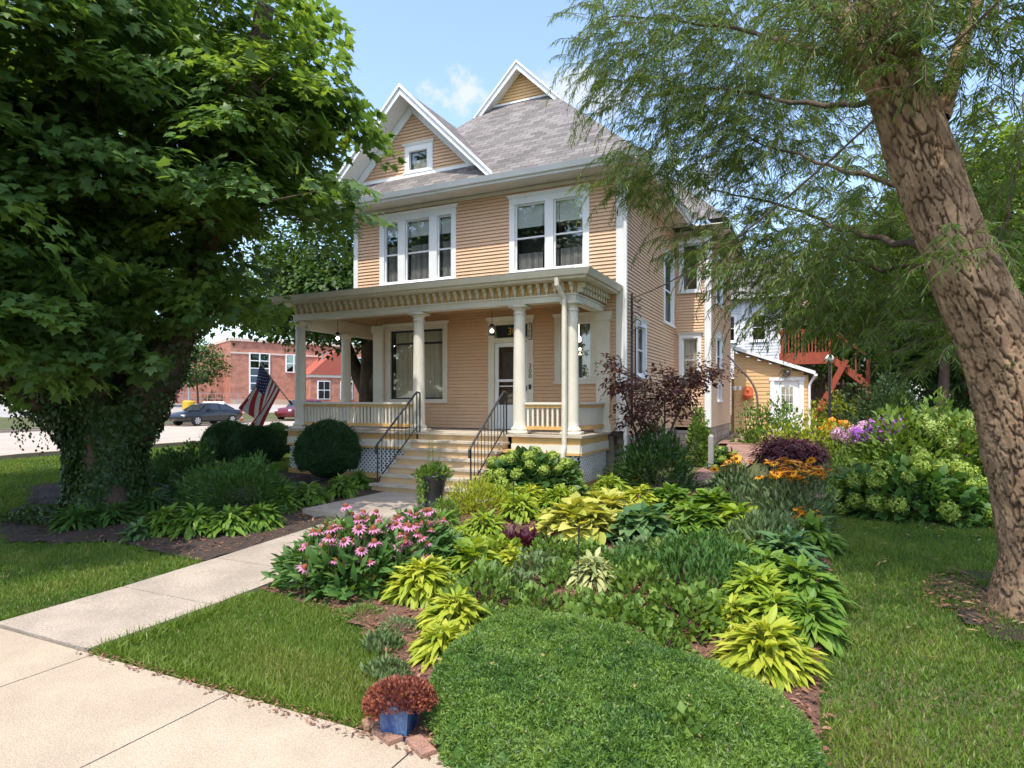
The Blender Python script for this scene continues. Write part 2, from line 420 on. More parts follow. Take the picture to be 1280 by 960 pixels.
def sheet(name, poly, dz, mat, step=.12, kind='structure', lump=0.0):
    P = np.asarray(poly, float); lo = P.min(0)-step; hi = P.max(0)+step
    xs = np.arange(lo[0], hi[0], step); ys = np.arange(lo[1], hi[1], step)
    X, Y = np.meshgrid(xs, ys); Z = gz(X, Y)+dz
    if lump: Z = Z+lump*(np.sin(X*5.1+Y*2.2)*np.sin(Y*4.3-X)+.6*np.sin(X*11+3*Y)*np.sin(Y*9.7))
    id_ = np.arange(X.size).reshape(X.shape)
    q = np.stack([id_[:-1,:-1], id_[:-1,1:], id_[1:,1:], id_[1:,:-1]], -1).reshape(-1,4)
    cx = (X[:-1,:-1]+step/2).ravel(); cy = (Y[:-1,:-1]+step/2).ravel()
    q = q[inpoly(P, cx, cy)]
    o = np_mesh(name, np.stack([X,Y,Z], -1).reshape(-1,3), q, mat, smooth=True)
    return props(o, kind=kind)
def slab_strip(name, x0, x1, ys, z_of, mat, thick=.12, gap=.012):
    b = MB()
    for y0, y1 in zip(ys, ys[1:]):
        lo = [(x0,y0+gap/2), (x1,y0+gap/2), (x1,y1-gap/2), (x0,y1-gap/2)]
        b.hexa([(x,y,z_of(x,y)-thick) for x,y in lo], [(x,y,z_of(x,y)) for x,y in lo])
    return b
# sidewalk along the front, in separate panels with tooled joints
b = MB(); xs = [-3.54+1.5*i for i in range(-18, 9)]
for x0, x1 in zip(xs, xs[1:]):
    lo = [(x0+.006,1.35), (x1-.006,1.35), (x1-.006,3.0), (x0+.006,3.0)]
    b.hexa([(x,y,float(gz(x,y))-.12) for x,y in lo], [(x,y,float(gz(x,y))+.03) for x,y in lo])
props(b.build('sidewalk', CONC), kind='structure')
b = slab_strip('front_walk', -6.55, -5.2, [3.05,4.2,5.35,6.5,7.58], lambda x,y: float(gz(x,y))+.028, CONC2)
props(b.build('front_walk', CONC2), kind='structure')
b = MB(); b.box(-7.35,-5.05,7.6,9.76,-.2,.035)
props(b.build('entry_landing', CONC2), kind='structure')
# side street on the left, its kerbs, the verge and the lot beyond
def nearx(y): return -20.5-.10*(y-11)
def farx(y): return -37.2-.10*(y-17.7)
def ribbon(fx0, fx1, y0, y1, dz, n=60):
    V = []; F = []
    for i in range(n+1):
        y = y0+(y1-y0)*i/n
        for k in range(9):
            x = fx0(y)+(fx1(y)-fx0(y))*k/8
            V.append((x, y, float(gz(x,y))+dz))
    for i in range(n):
        for k in range(8):
            a = i*9+k; F.append((a, a+1, a+10, a+9))
    return np.array(V), np.array(F)
V, F = ribbon(farx, nearx, -40, 160, .03)
props(np_mesh('side_street', V, F, ASPH, smooth=True), kind='structure')
for nm, fx, sg in (('street_kerb', farx, -1), ('street_kerb', nearx, 1)):
    b = MB()
    for i in range(60):
        y0 = -40+i*10/3; y1 = y0+10/3
        a, c = fx(y0), fx(y1)
        lo = [(a,y0), (a+.22*sg,y0), (c+.22*sg,y1), (c,y1)]
        b.hexa([(x,y,float(gz(x,y))-.1) for x,y in lo], [(x,y,float(gz(x,y))+.15) for x,y in lo])
    props(b.build(nm, CONC), kind='structure')
V, F = ribbon(lambda y: farx(y)-24, lambda y: farx(y)-2.6, -30, 160, .05)
props(np_mesh('parking_lot', V, F, LOTM, smooth=True), kind='structure')
b = MB()
for i in range(40):
    y0 = -20+i*4; lo = [(farx(y0)-2.45,y0), (farx(y0)-2.6,y0), (farx(y0+4)-2.6,y0+4), (farx(y0+4)-2.45,y0+4)]
    b.hexa([(x,y,float(gz(x,y))-.1) for x,y in lo], [(x,y,float(gz(x,y))+.13) for x,y in lo])
props(b.build('lot_kerb', CONC), kind='structure')
# planting beds of mulch, the side path and the brick terrace
BED = [(-5.1,4.75),(-4.2,4.58),(-3.25,4.2),(-2.8,3.7),(-2.45,3.02),(-1.5,3.02),(.05,3.05),(.06,4.6),(.0,5.6),(.14,7.4),(-.05,11.4),(.0,12.6),(-1.9,14.4),(-2.1,12.9),(-3.2,12.4),(-3.6,13.2),(-4.1,11.3),(-5.5,11.3),(-5.5,9.8),(-5.0,9.7),(-5.05,7.5),(-5.15,6)]
props(sheet('mulch_bed', BED, .03, MULCH, lump=.02), kind='structure')
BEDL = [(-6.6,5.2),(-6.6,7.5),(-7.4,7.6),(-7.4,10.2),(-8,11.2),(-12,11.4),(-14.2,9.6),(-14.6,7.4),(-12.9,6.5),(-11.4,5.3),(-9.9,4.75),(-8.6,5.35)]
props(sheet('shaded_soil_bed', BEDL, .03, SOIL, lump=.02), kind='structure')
BEDR = [(.45,12.3),(.9,11.75),(2.4,11.55),(4.5,11.2),(9,11.6),(12,18),(10,30),(2,32),(.6,25),(.3,18)]
props(sheet('border_soil', BEDR, .03, SOIL, step=.2, lump=.02), kind='structure')
b = MB()
PATH = [(-3.1,12.5),(-2.5,12.6),(-1.75,14.2),(-1.35,17),(-1.25,20),(-2.3,20),(-2.4,17),(-2.6,14.6)]
def flat_path(name, polys):
    V = []; F = []
    b = MB()
    for P in polys: b.poly([(x,y,float(gz(x,y))+.05) for x,y in P])
    return props(b.build(name, BRICKP), kind='structure')
flat_path('brick_path', [[(-3.2,12.3),(-2.3,12.3),(-1.75,14.2),(-2.6,14.6)], [(-2.6,14.6),(-1.75,14.2),(-1.45,17),(-2.4,17)], [(-2.4,17),(-1.45,17),(-1.25,20),(-2.4,20)],
    [(-.32,11.7),(.42,11.9),(.55,13),(-.3,12.9)]])
b = MB(); b.poly([(x,y,float(gz(x,y))+.06) for x,y in ((-2.7,20.02),(1.2,20.02),(1.2,24.9),(-2.7,24.9))])
props(b.build('brick_terrace', BRICKP), kind='structure')
# ---- grass
L1 = [(-5.14,3.02),(-5.14,4.7),(-4.2,4.66),(-3.2,4.4),(-2.72,3.9),(-2.5,3.5),(-2.32,3.02)]
L2 = [(-13,3.02),(-6.6,3.02),(-6.6,5.25),(-8.6,5.4),(-9.9,4.8),(-11.4,5.4),(-12.9,6.6)]
L2B = [(-19.6,3.02),(-13,3.02),(-12.9,6.6),(-14.4,7.4),(-14.2,9.6),(-12,11.4),(-12,20),(-21,20)]
L3 = [(.03,3.02),(.02,4.6),(-.03,5.6),(.12,7.4),(-.05,11.4),(.4,11.9),(.9,11.7),(2.4,11.5),(8,11.2),(8,3.02)]
def grass(name, poly, dens, hgt, wid, bias=0.0, far=False):
    n = int(area(poly)*dens); q = pts_in(poly, n)
    z = gz(q[:,0], q[:,1])-.005
    patch = np.array([mnoise.noise(Vector((x*1.3,y*1.3,0)))+.5*mnoise.noise(Vector((x*4,y*4,3))) for x,y in q])
    P = np.column_stack([q, z]); D = rdir(n)*.55+UP; D[:,2] = np.abs(D[:,2])
    H = hgt*(.55+.7*R.random(n))*(1+.35*patch)
    lf = LF()
    dry = R.random(n) < .07+.06*(patch > .35)
    t = np.clip(.38+.45*patch+R.normal(size=n)*.16+bias, 0, .72); t[dry] = .85+.15*R.random(dry.sum())
    lf.add(TG, P, D, rdir(n)*np.array([1,1,.1]), H, t, W=wid*(.7+.6*R.random(n)))
    o = lf.build(name, GRASS)
    return props(o, kind='stuff')
grass('lawn_grass', L1, 10000, .058, .0072, .10)
grass('lawn_grass', L2, 4400, .05, .009)
grass('lawn_grass', L2B, 1000, .07, .016)
grass('lawn_grass', L3, 4100, .048, .0085)
# the weedy taller tufts along the walk and pavement edge
lf = LF(); n = 2600
u = R.random(n); e = np.where(R.random(n) < .6, 0, 1)
q = np.where(e[:,None] == 0, np.column_stack([-5.1+2.6*u, 3.04+.12*R.random(n)]), np.column_stack([-5.12+.16*R.random(n), 3.05+1.5*u]))
lf.add(TG, np.column_stack([q, gz(q[:,0], q[:,1])]), rdir(n)*.8+UP*.8, rdir(n), .11*(.6+.7*R.random(n)), .5+.2*R.random(n), W=.011)
props(lf.build('edge_grass', GRASS), kind='stuff')
WPATCH = [(1.0,6.9),(1.25,6.2),(1.9,5.9),(2.6,6.2),(2.7,7.2),(2.2,8.0),(1.4,8.1),(1.05,7.6)]
props(sheet('bare_soil_patch', WPATCH, .012, SOIL, lump=.015), kind='structure')
# mulch chips and fallen leaves
def chips(name, poly, n, size, dz=.045):
    q = pts_in(poly, n); lf = LF(); z = gz(q[:,0], q[:,1])+dz
    D = rdir(n)*np.array([1,1,.25])
    lf.add(T_flat(.4,.1), np.column_stack([q, z]), D, UP+rdir(n)*.35, size*(.4+1.0*R.random(n)))
    return props(lf.build(name, CHIP), kind='stuff')
chips('mulch_chips', BED, 26000, .05)
chips('mulch_chips', BEDL, 8000, .05)
chips('bark_debris', [(.85,6.8),(1.3,6.2),(1.5,7.3),(1.35,8.0),(1.0,7.6)], 300, .055)
chips('edge_litter', [(-5.2,2.95),(-5.2,3.06),(-2.4,3.06),(-1.6,2.95),(-1.6,2.9)], 500, .035, .04)
LITTER = leafmat('fallen_leaf', [(.35,.27,.10),(.45,.36,.16),(.30,.20,.09)], trans=.2)
q = pts_in(L3, 130); lf = LF()
lf.add(T_flat(.22), np.column_stack([q, gz(q[:,0], q[:,1])+.055]), rdir(130)*np.array([1,1,.1]), UP+rdir(130)*.3, .11)
props(lf.build('fallen_leaves', LITTER), kind='stuff')
# ================================================================== THE HOUSE
YF, XR, XL = 13.3, -3.75, -11.04           # front wall, right wall, left wall of the upper floor
FLZ = 1.08; EZ = 6.85
house = empty('yellow_house', (-7.4, 13.3, 0), 'two storey peach clapboard house with white trim, steep gables and a columned front porch', 'house')
front = lambda u, w, z: (u, YF-w, z)
side = lambda u, w, z: (XR+w, u, z)
wing = lambda u, w, z: (-2.75+w, u, z)
wfront = lambda u, w, z: (u, 18.8-w, z)
def siding(fn, u0, u1, z0, z1, opens=(), clip=None, ex=.082, d=.024, mb=None):
    b = mb or MB(); z = z0
    while z < z1-1e-4:
        zb = min(z+ex, z1); zm = (z+zb)/2
        lo, hi = (u0, u1) if clip is None else clip(zm)
        segs = [(lo, hi)] if hi > lo else []
        for a0, a1, b0, b1 in opens:
            if b0 < zm < b1:
                ns = []
                for s0, s1 in segs:
                    if a1 <= s0 or a0 >= s1: ns.append((s0, s1)); continue
                    if a0 > s0: ns.append((s0, a0))
                    if a1 < s1: ns.append((a1, s1))
                segs = ns
        for s0, s1 in segs:
            zc = zb-.0075
            b.poly([fn(s0, d, z), fn(s1, d, z), fn(s1, .003, zc), fn(s0, .003, zc)])
            b.poly([fn(s0, -.012, z), fn(s1, -.012, z), fn(s1, d, z), fn(s0, d, z)])
            b.poly([fn(s0, -.012, zc), fn(s1, -.012, zc), fn(s1, .003, zc), fn(s0, .003, zc)])
            b.poly([fn(s0, -.0119, zc), fn(s1, -.0119, zc), fn(s1, -.0119, zb), fn(s0, -.0119, zb)])
        z = zb
    return b
def window(fn, parent, cas, panes, head=.16, proud=.035, sill=.05, kind='sash', frame=WHITE, cur=None, name='window', crown=True, meet=None, deep=.45):
    """cas = outer casing (u0,u1,z0,z1); panes = clear openings; each pane recessed behind the casing"""
    u0, u1, z0, z1 = cas; b = MB(fn)
    us = sorted({u0, u1}); edges = [u0]+[x for p in panes for x in p[:2]]+[u1]
    pz0 = min(p[2] for p in panes); pz1 = max(p[3] for p in panes)
    for a, c in zip(edges[::2], edges[1::2]):
        b.box(a, c, -.06, proud, pz0, pz1)                     # stiles
    b.box(u0, u1, -.06, proud+.003, pz1, z1-.05 if crown else z1)
    b.box(u0, u1, -.06, proud+.003, z0+sill, pz0)
    b.box(u0-.03, u1+.03, -.02, proud+.04, z0, z0+sill-.001)     # sill
    if crown: b.hexa([(u0-.015,-.02,z1-.049),(u1+.015,-.02,z1-.049),(u1+.015,proud+.012,z1-.049),(u0-.015,proud+.012,z1-.049)],
                     [(u0-.055,-.02,z1+.02),(u1+.055,-.02,z1+.02),(u1+.055,proud+.06,z1+.02),(u0-.055,proud+.06,z1+.02)])
    w = b.build(name, frame, parent)
    sb = MB(fn); gb = MB(fn); rb = MB(fn)
    for (a, c, p0, p1) in panes:
        t = .035
        if kind in ('sash', 'black'):
            sb.box(a, a+t, -.055, -.02, p0, p1); sb.box(c-t, c, -.055, -.02, p0, p1)
            sb.box(a+t, c-t, -.055, -.02, p0, p0+t); sb.box(a+t, c-t, -.055, -.02, p1-t, p1)
            mz = meet if meet else (p0+p1)/2
            if kind == 'sash': sb.box(a+t, c-t, -.053, -.015, mz-.018, mz+.018)
            if kind == 'black': sb.box(a+t, c-t, -.053, -.015, mz-.025, mz+.025)
        gb.poly([(a,-.045,p0),(c,-.045,p0),(c,-.045,p1),(a,-.045,p1)])
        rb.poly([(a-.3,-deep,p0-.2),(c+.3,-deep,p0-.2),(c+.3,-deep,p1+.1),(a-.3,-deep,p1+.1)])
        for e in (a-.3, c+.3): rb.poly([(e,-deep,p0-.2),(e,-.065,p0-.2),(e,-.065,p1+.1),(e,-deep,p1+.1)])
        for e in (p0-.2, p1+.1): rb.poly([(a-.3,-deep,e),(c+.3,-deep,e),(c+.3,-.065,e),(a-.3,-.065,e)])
    if sb.v: sb.build('sash', BLKFR if kind == 'black' else (WHITE if kind == 'sash' else frame), w)
    gb.build('pane', GLASS, w)
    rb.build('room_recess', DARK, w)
    for (cu, (a, c, p0, p1)) in cur or []:
        if cu == 'shade':
            k = MB(fn); k.box(a, c, -.10, -.095, p0, p1); k.build('window_shade', SHADE, w)
        else:
            k = MB(fn); n = max(10, int((c-a)/.018)); pts = []
            for i in range(n+1):
                u = a+(c-a)*i/n
                pts.append((u, -.15+.022*math.sin(i*2.2)*(1+.5*math.sin(i*.7))))
            for (ua, wa), (ub, wb) in zip(pts, pts[1:]):
                k.poly([(ua,wa,p0),(ub,wb,p0),(ub,wb,p1),(ua,wa,p1)])
            k.build('curtain', CURT if cu == 'curtain' else LACE, w, smooth=False)
    return w
# openings in the front wall
O2 = (-6.46,-4.5,4.66,6.5); O1 = (-10.2,-7.9,4.68,6.52); OP = (-10.02,-8.15,1.70,3.7); OD = (-7.01,-5.85,FLZ,3.68); OR = (-5.32,-4.34,2.13,3.68)
ins = lambda o, k=.06: (o[0]+k, o[1]-k, o[2]+.03, o[3]-k)
b = siding(front, XL+.14, XR-.14, 4.40, 6.60, [ins(O1), ins(O2)])
b = siding(front, -10.3, XR-.14, FLZ+.02, 4.40, [ins(OP), ins(OD), ins(OR)], mb=b)
# right side wall, wing walls
SL = (14.28,15.3,2.28,3.66); SU = (17.25,18.62,3.86,5.86)
siding(side, YF+.14, 18.8, 1.0, 6.6, [ins(SL), ins(SU)], mb=b)
WFU = (-3.62,-2.98,4.88,6.45); WFL = (-3.62,-2.98,2.3,3.72)
siding(wfront, XR, -2.75-.14, 1.0, 6.6, [ins(WFU,.05), ins(WFL,.05)], mb=b)
W1 = (19.95,21.3,2.6,3.85); W2_ = (20.25,21.1,1.72,2.35); W3 = (19.9,21.4,4.7,6.3)
siding(wing, 18.8+.14, 23.6, 1.0, 6.6, [ins(W1), ins(W2_), ins(W3)], mb=b)
# left side: lower wall set back under the upper floor
siding(lambda u, w, z: (XL-w, u, z), YF+.14, 23.6, 4.4, 6.6, mb=b)
siding(lambda u, w, z: (-10.3-w, u, z), YF, 16.2, FLZ, 4.4, mb=b)
siding(lambda u, w, z: (u, 23.6+w, z), XL, -2.75, 1.0, 6.6, mb=b)
wall = b.build('wall', SIDING, house)
b = MB()                                                        # plain sheathing behind the boards, cut round each opening
def sheath(fn, u0, u1, z0, z1, opens):
    us = sorted({u0,u1}|{o[i] for o in opens for i in (0,1)}); zs = sorted({z0,z1}|{o[i] for o in opens for i in (2,3)})
    for a, c in zip(us, us[1:]):
        for d, e in zip(zs, zs[1:]):
            um, zm = (a+c)/2, (d+e)/2
            if any(o[0] < um < o[1] and o[2] < zm < o[3] for o in opens): continue
            b.poly([fn(a,-.03,d), fn(c,-.03,d), fn(c,-.03,e), fn(a,-.03,e)])
I2 = lambda o: (o[0]+.04,o[1]-.04,o[2]+.02,o[3]-.04)
sheath(front, XL, XR, 4.4, 6.7, [I2(O1), I2(O2)]); sheath(front, -10.3, XR, 1.0, 4.4, [I2(OP), I2(OD), I2(OR)])
sheath(side, YF, 18.8, .9, 6.7, [I2(SL), I2(SU)]); sheath(wfront, XR, -2.75, .9, 6.7, [I2(WFU), I2(WFL)]); sheath(wing, 18.8, 23.6, .9, 6.7, [I2(W1), I2(W2_), I2(W3)])
b.build('sheathing', ROOM, house)
# stone foundation
b = MB(); b.box(XR-.25,XR-.02,YF+.3,18.9,-.3,1.0); b.box(-3.1,-2.77,18.83,23.5,-.2,1.0); b.box(-3.7,-3.1,18.83,19.0,-.2,1.0); b.box(-10.3,XR-.25,13.4,13.6,-.3,1.0)
b.build('foundation', FOUND, house)
# corner boards and frieze
b = MB()
b.box(XL, XL+.14, YF-.035, YF-.001, 4.38, 6.66); b.build('corner_board', WHITE, house)
b = MB(); b.box(XR-.14, XR+.0005, YF-.035, YF-.001, 1.1, 6.66); b.box(XR+.001, XR+.035, YF-.035, YF+.14, 1.1, 6.66); b.build('corner_board', WHITE, house)
b = MB(); b.box(-2.89,-2.7495,18.765,18.799,1.0,6.66); b.box(-2.749,-2.715,18.765,18.94,1.0,6.66); b.build('corner_board', WHITE, house)
b = MB(); b.box(XL,XR,YF-.025,YF,6.60,6.69); b.box(XR,XR+.025,YF-.02,18.7,6.60,6.69); b.box(XR,-2.73,18.775,18.8,6.6,6.69); b.box(-2.75,-2.725,18.78,23.6,6.6,6.69)
b.build('frieze_board', CREAM, house)
# windows of the upper floor
m = 5.5
window(front, house, O2, [(-6.32,-5.55,4.76,6.31), (-5.35,-4.64,4.76,6.31)], meet=5.52,
       cur=[('shade',(-6.3,-5.56,5.78,6.3)),('shade',(-5.33,-4.65,5.82,6.3)),('lace',(-6.3,-5.56,4.77,5.2)),('lace',(-5.34,-4.65,4.77,5.22))])
window(front, house, O1, [(-10.05,-9.62,4.78,6.33), (-9.4,-8.68,4.78,6.33), (-8.45,-8.04,4.78,6.33)], meet=5.5,
       cur=[('shade',(-10.04,-9.63,5.98,6.32)),('shade',(-9.39,-8.69,5.92,6.32)),('shade',(-8.44,-8.05,5.9,6.32)),('lace',(-10.04,-9.63,4.79,5.75)),('lace',(-9.39,-8.69,4.79,5.72)),('lace',(-8.44,-8.05,4.79,5.72))])
# porch windows
w = window(front, house, OP, [(-9.86,-8.28,1.80,3.54)], kind='black', meet=3.2, frame=CREAM,
       cur=[('curtain',(-9.80,-8.34,1.84,3.50))])
w = window(front, house, OR, [(-5.18,-4.46,2.23,3.5)], frame=CREAM, meet=2.86, cur=[('lace',(-5.16,-5.0,2.25,3.48)),('lace',(-4.66,-4.48,2.25,3.48))])
LAMP = bpy.data.materials.new('lit_lamp_shade'); LAMP.use_nodes = True
LAMP.node_tree.nodes['Principled BSDF'].inputs['Emission Color'].default_value = (1,.75,.4,1); LAMP.node_tree.nodes['Principled BSDF'].inputs['Emission Strength'].default_value = 2.2
LAMP.node_tree.nodes['Principled BSDF'].inputs['Base Color'].default_value = (.8,.7,.5,1)
l = MB(); l.lathe([(.03,-.12),(.055,-.1),(.05,0),(.02,.02)], (-4.83,13.52,3.2), 12); l.tube([(-4.83,13.52,3.2),(-4.83,13.52,3.5)], .008, 6)
t = empty('ceiling_pendant', (-4.83,13.52,3.2), 'small glowing pendant lamp seen through the right porch window', 'lamp')
l.build('lamp_shade', LAMP, t)
l = MB(); l.sphere((-4.80,13.50,2.92), .035, 8); l.tube([(-4.80,13.50,2.8),(-4.80,13.50,2.92)], .01, 6); l.lathe([(.05,0),(.05,.015)], (-4.80,13.50,2.79), 10)
t = empty('table_lamp', (-4.80,13.50,2.79), 'tiny lit bulb on a stand low behind the right porch window', 'lamp')
l.build('bulb', LAMP, t)
# side and wing windows
window(side, house, SL, [(14.40,15.18,2.38,3.5)], meet=2.95, cur=[('lace',(14.7,15.16,2.4,3.48))])
window(side, house, SU, [(17.4,18.48,3.96,5.7)], meet=4.85, cur=[('lace',(17.42,18.46,3.98,4.8))])
window(wfront, house, WFU, [(-3.52,-3.08,4.97,6.30)], meet=5.6)
window(wfront, house, WFL, [(-3.52,-3.08,2.4,3.58)], meet=2.95, cur=[('curtain',(-3.51,-3.09,2.42,3.57))])
window(wing, house, W1, [(20.08,21.18,2.7,3.7)], meet=3.15); window(wing, house, W2_, [(20.36,21.0,1.8,2.25)], kind='plain'); window(wing, house, W3, [(20.03,21.27,4.8,6.15)], meet=5.4)
# ------------------------------------------------------------------ roofs
b = MB()
b.poly([(-11.6,12.72,EZ),(-3.2,12.72,EZ),(-6.45,15.97,10.1),(-8.35,15.97,10.1)])
b.poly([(-3.2,12.72,EZ),(-3.2,26,EZ),(-7.4,21.8,11.05),(-7.4,15.7,11.05),(-6.18,15.7,9.83),(-6.45,15.97,10.1)])
b.poly([(-11.6,12.72,EZ),(-8.35,15.97,10.1),(-8.62,15.7,9.83),(-7.4,15.7,11.05),(-7.4,21.8,11.05),(-11.6,26,EZ)])
b.poly([(-3.2,26,EZ),(-11.6,26,EZ),(-7.4,21.8,11.05)])
# wing hip
b.poly([(-3.2,18.3,EZ-.01),(-2.2,18.3,EZ-.01),(-4.6,20.9,9.3),(-5.2,20.9,9.3)]); b.poly([(-2.2,18.3,EZ-.01),(-2.2,24.3,EZ-.01),(-4.6,21.5,9.3),(-4.6,20.9,9.3)])
# front gable slopes
b.poly([(-9.2,12.83,9.47),(-6.73,12.83,7.0),(-6.73,12.9,7.03),(-9.2,15.38,9.5)]); b.poly([(-9.2,12.83,9.47),(-9.2,15.38,9.5),(-11.67,12.9,7.03),(-11.67,12.83,7.0)])
roof = b.build('roof', SHING, house)
def rake(ax, az, hw, y0, y1, depth, m=WHITE, name='rake_board', lift=0.0):
    """pair of sloping boards meeting at the apex"""
    b = MB()
    for s in (-1, 1):
        A = [(ax, az+lift), (ax+s*hw, az-hw+lift), (ax+s*hw, az-hw-depth*1.2+lift), (ax, az-depth*1.414+lift)]
        b.hexa([(x,y0,z) for x,z in A], [(x,y1,z) for x,z in A])
    return b
rb_ = rake(-9.2, 9.50, 2.52, 12.77, 12.815, .16).build('rake_board', WHITE, roof)
rake(-9.2, 9.53, 2.56, 12.73, 12.768, .06).build('crown_moulding', WHITE, rb_)
rake(-9.2, 9.36, 2.36, 12.82, 13.33, .03).build('soffit', WHITE, roof)
rake(-9.2, 9.30, 1.98, 13.29, 13.33, .19).build('frieze_board', WHITE, roof)
g = siding(lambda u, w, z: (u, 13.36-w, z), 0, 0, 7.42, 9.2, [(-9.38,-8.68,7.5,8.2)], clip=lambda z: (-9.2-(9.2-z), -9.2+(9.2-z)))
g.build('gable_wall', SIDING, house)
gf = lambda u, w, z: (u, 13.36-w, z)
window(gf, house, (-9.45,-8.61,7.50,8.26), [(-9.32,-8.78,7.6,8.08)], kind='plain', name='gable_window', deep=.3,
       cur=[('curtain',(-9.3,-8.8,7.6,7.9))])
b = MB(); b.hexa([(-10.85,13.28,7.40),(-7.55,13.28,7.40),(-7.55,13.34,7.40),(-10.85,13.34,7.40)],[(-10.85,13.30,7.50),(-7.55,13.30,7.50),(-7.55,13.34,7.50),(-10.85,13.34,7.50)])
b.build('flashing_board', WHITE, roof)
# upper gablet
g = siding(lambda u, w, z: (u, 15.99-w, z), 0, 0, 10.1, 11.0, clip=lambda z: (-7.4-(11.02-z), -7.4+(11.02-z)), ex=.085)
g.build('gable_wall', YSIDE, house)
rb_ = rake(-7.4, 11.07, 1.30, 15.66, 15.70, .15).build('rake_board', WHITE, roof)
rake(-7.4, 11.10, 1.33, 15.62, 15.658, .05).build('crown_moulding', WHITE, rb_)
rake(-7.4, 10.95, 1.12, 15.705, 15.97, .03).build('soffit', WHITE, roof)
b = MB(); b.box(-8.5,-6.3,15.9,15.96,10.06,10.11); b.build('flashing_board', WHITE, roof)
# eaves: soffit, fascia and gutter round the main roof
b = MB()
b.box(-11.55,-3.25,12.76,13.29,6.70,6.725); b.box(XR+.02,-3.25,13.29,18.3,6.70,6.725); b.box(-11.55,XL-.02,13.29,24,6.70,6.725); b.box(-3.2,-2.25,18.35,24,6.70,6.725)
b.build('soffit', CREAM, house)
b = MB()
def gutter(b, x0, x1, y0, z):
    b.hexa([(x0,y0-.03,z-.11),(x1,y0-.03,z-.11),(x1,y0+.03,z-.11),(x0,y0+.03,z-.11)], [(x0,y0-.08,z),(x1,y0-.08,z),(x1,y0+.03,z),(x0,y0+.03,z)])
b.box(-11.58,-3.22,12.735,12.758,6.69,6.84)
gutter(b, -11.62,-3.12, 12.70, 6.86)
b.box(-3.245,-3.2,12.76,18.3,6.69,6.84); b.hexa([(-3.199,12.7,6.75),(-3.15,12.7,6.75),(-3.15,18.3,6.75),(-3.199,18.3,6.75)],[(-3.199,12.7,6.86),(-3.10,12.7,6.86),(-3.10,18.3,6.86),(-3.199,18.3,6.86)])
b.build('gutter', WHITE, house)
# downspouts: house corner and porch corner
b = MB()
b.tube([(-3.30,12.70,6.74),(-3.55,13.1,6.5),(XR+.07,13.24,6.35),(XR+.07,13.24,.2)], .042, 8)
b.build('downspout', WHITE, house, smooth=False)
b = MB()
b.tube([(-4.42,11.13,4.08),(-4.42,11.14,3.95),(-4.36,11.36,3.72),(-4.36,11.37,3.5),(-4.36,11.37,.9),(-4.37,11.32,.75),(-4.37,11.30,.08)], .05, 8)
b.build('downspout', CREAM, house)
# electric mast with its coils on the right wall
b = MB(); b.tube([(-3.64,13.62,1.2),(-3.64,13.62,4.1)], .028, 8); b.tube([(-3.62,13.85,2.0),(-3.62,13.85,3.4)], .018, 6)
for k in range(5):
    c = Vector((-3.55,13.65,3.95-.16*k)); b.tube([c+Vector((.10*math.sin(a),.16*math.cos(a),.05*math.sin(2*a+k))) for a in np.linspace(0, 5.2, 12)], .010, 5)
b.build('service_mast', BLACK, house)
# ------------------------------------------------------------------ porch
b = MB(); b.box(-11.55,-4.0,11.36,13.27,FLZ-.045,FLZ); b.box(-11.55,-10.32,13.27,16.3,FLZ-.045,FLZ)
floor = b.build('porch_floor', TREAD, house)
b = MB()
for z0, z1, y, m in ((.90,FLZ-.047,11.42,0),(.745,.898,11.39,1),(.70,.743,11.36,0)):
    b.box(-11.5,-7.80,y,y+.05,z0,z1,m); b.box(-11.5,-11.45,y+.05,16.2,z0,z1,m)
b.build('porch_fascia', [OCHRE, CREAM], house)
b = MB()
for z0, z1, y, m in ((.90,FLZ-.047,11.42,0),(.745,.898,11.39,1),(.70,.743,11.36,0)):
    b.box(-5.5,-4.05,y,y+.05,z0,z1,m); b.box(-4.10,-4.05+(11.42-y)*.5,y+.051,13.2,z0,z1,m)
b.build('porch_fascia', [OCHRE, CREAM], house)
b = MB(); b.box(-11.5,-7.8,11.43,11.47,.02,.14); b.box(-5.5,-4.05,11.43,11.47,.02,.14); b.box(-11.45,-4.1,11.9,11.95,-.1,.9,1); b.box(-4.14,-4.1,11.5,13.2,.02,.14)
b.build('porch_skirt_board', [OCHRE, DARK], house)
def lattice(u0, u1, z0, z1, fn, s=.105, w=.034):
    b = MB(fn)
    for sg, dd in ((1, 0), (-1, .012)):
        c = u0-(z1-z0)-s if sg > 0 else u0-s
        while c < u1+(z1-z0)+s:
            # strip from (c,z0) to (c+sg*(z1-z0), z1), clipped to the panel
            p = []; a0, a1 = 0.0, 1.0; H = z1-z0; A = c; B = c+sg*H
            if sg < 0: A = c; B = c-H
            for lim, isl in ((u0, True), (u1, False)):
                d0 = (A-lim) if isl else (lim-A); d1 = (B-lim) if isl else (lim-B)
                if d0 < 0 and d1 < 0: a0, a1 = 1, 0
                elif d0 < 0: a0 = max(a0, -d0/(d1-d0))
                elif d1 < 0: a1 = min(a1, d0/(d0-d1))
            if a1-a0 > .03:
                P = (A+(B-A)*a0, z0+H*a0); Q = (A+(B-A)*a1, z0+H*a1); hw = w*.707
                b.hexa([(P[0]-hw,dd,P[1]),(P[0]+hw,dd,P[1]),(P[0]+hw,dd+.011,P[1]),(P[0]-hw,dd+.011,P[1])],
                       [(Q[0]-hw,dd,Q[1]),(Q[0]+hw,dd,Q[1]),(Q[0]+hw,dd+.011,Q[1]),(Q[0]-hw,dd+.011,Q[1])])
            c += s
    return b
lattice(-11.45,-7.82,.14,.70, lambda u,w,z: (u,11.45-w,z)).build('lattice', WHITE, house)
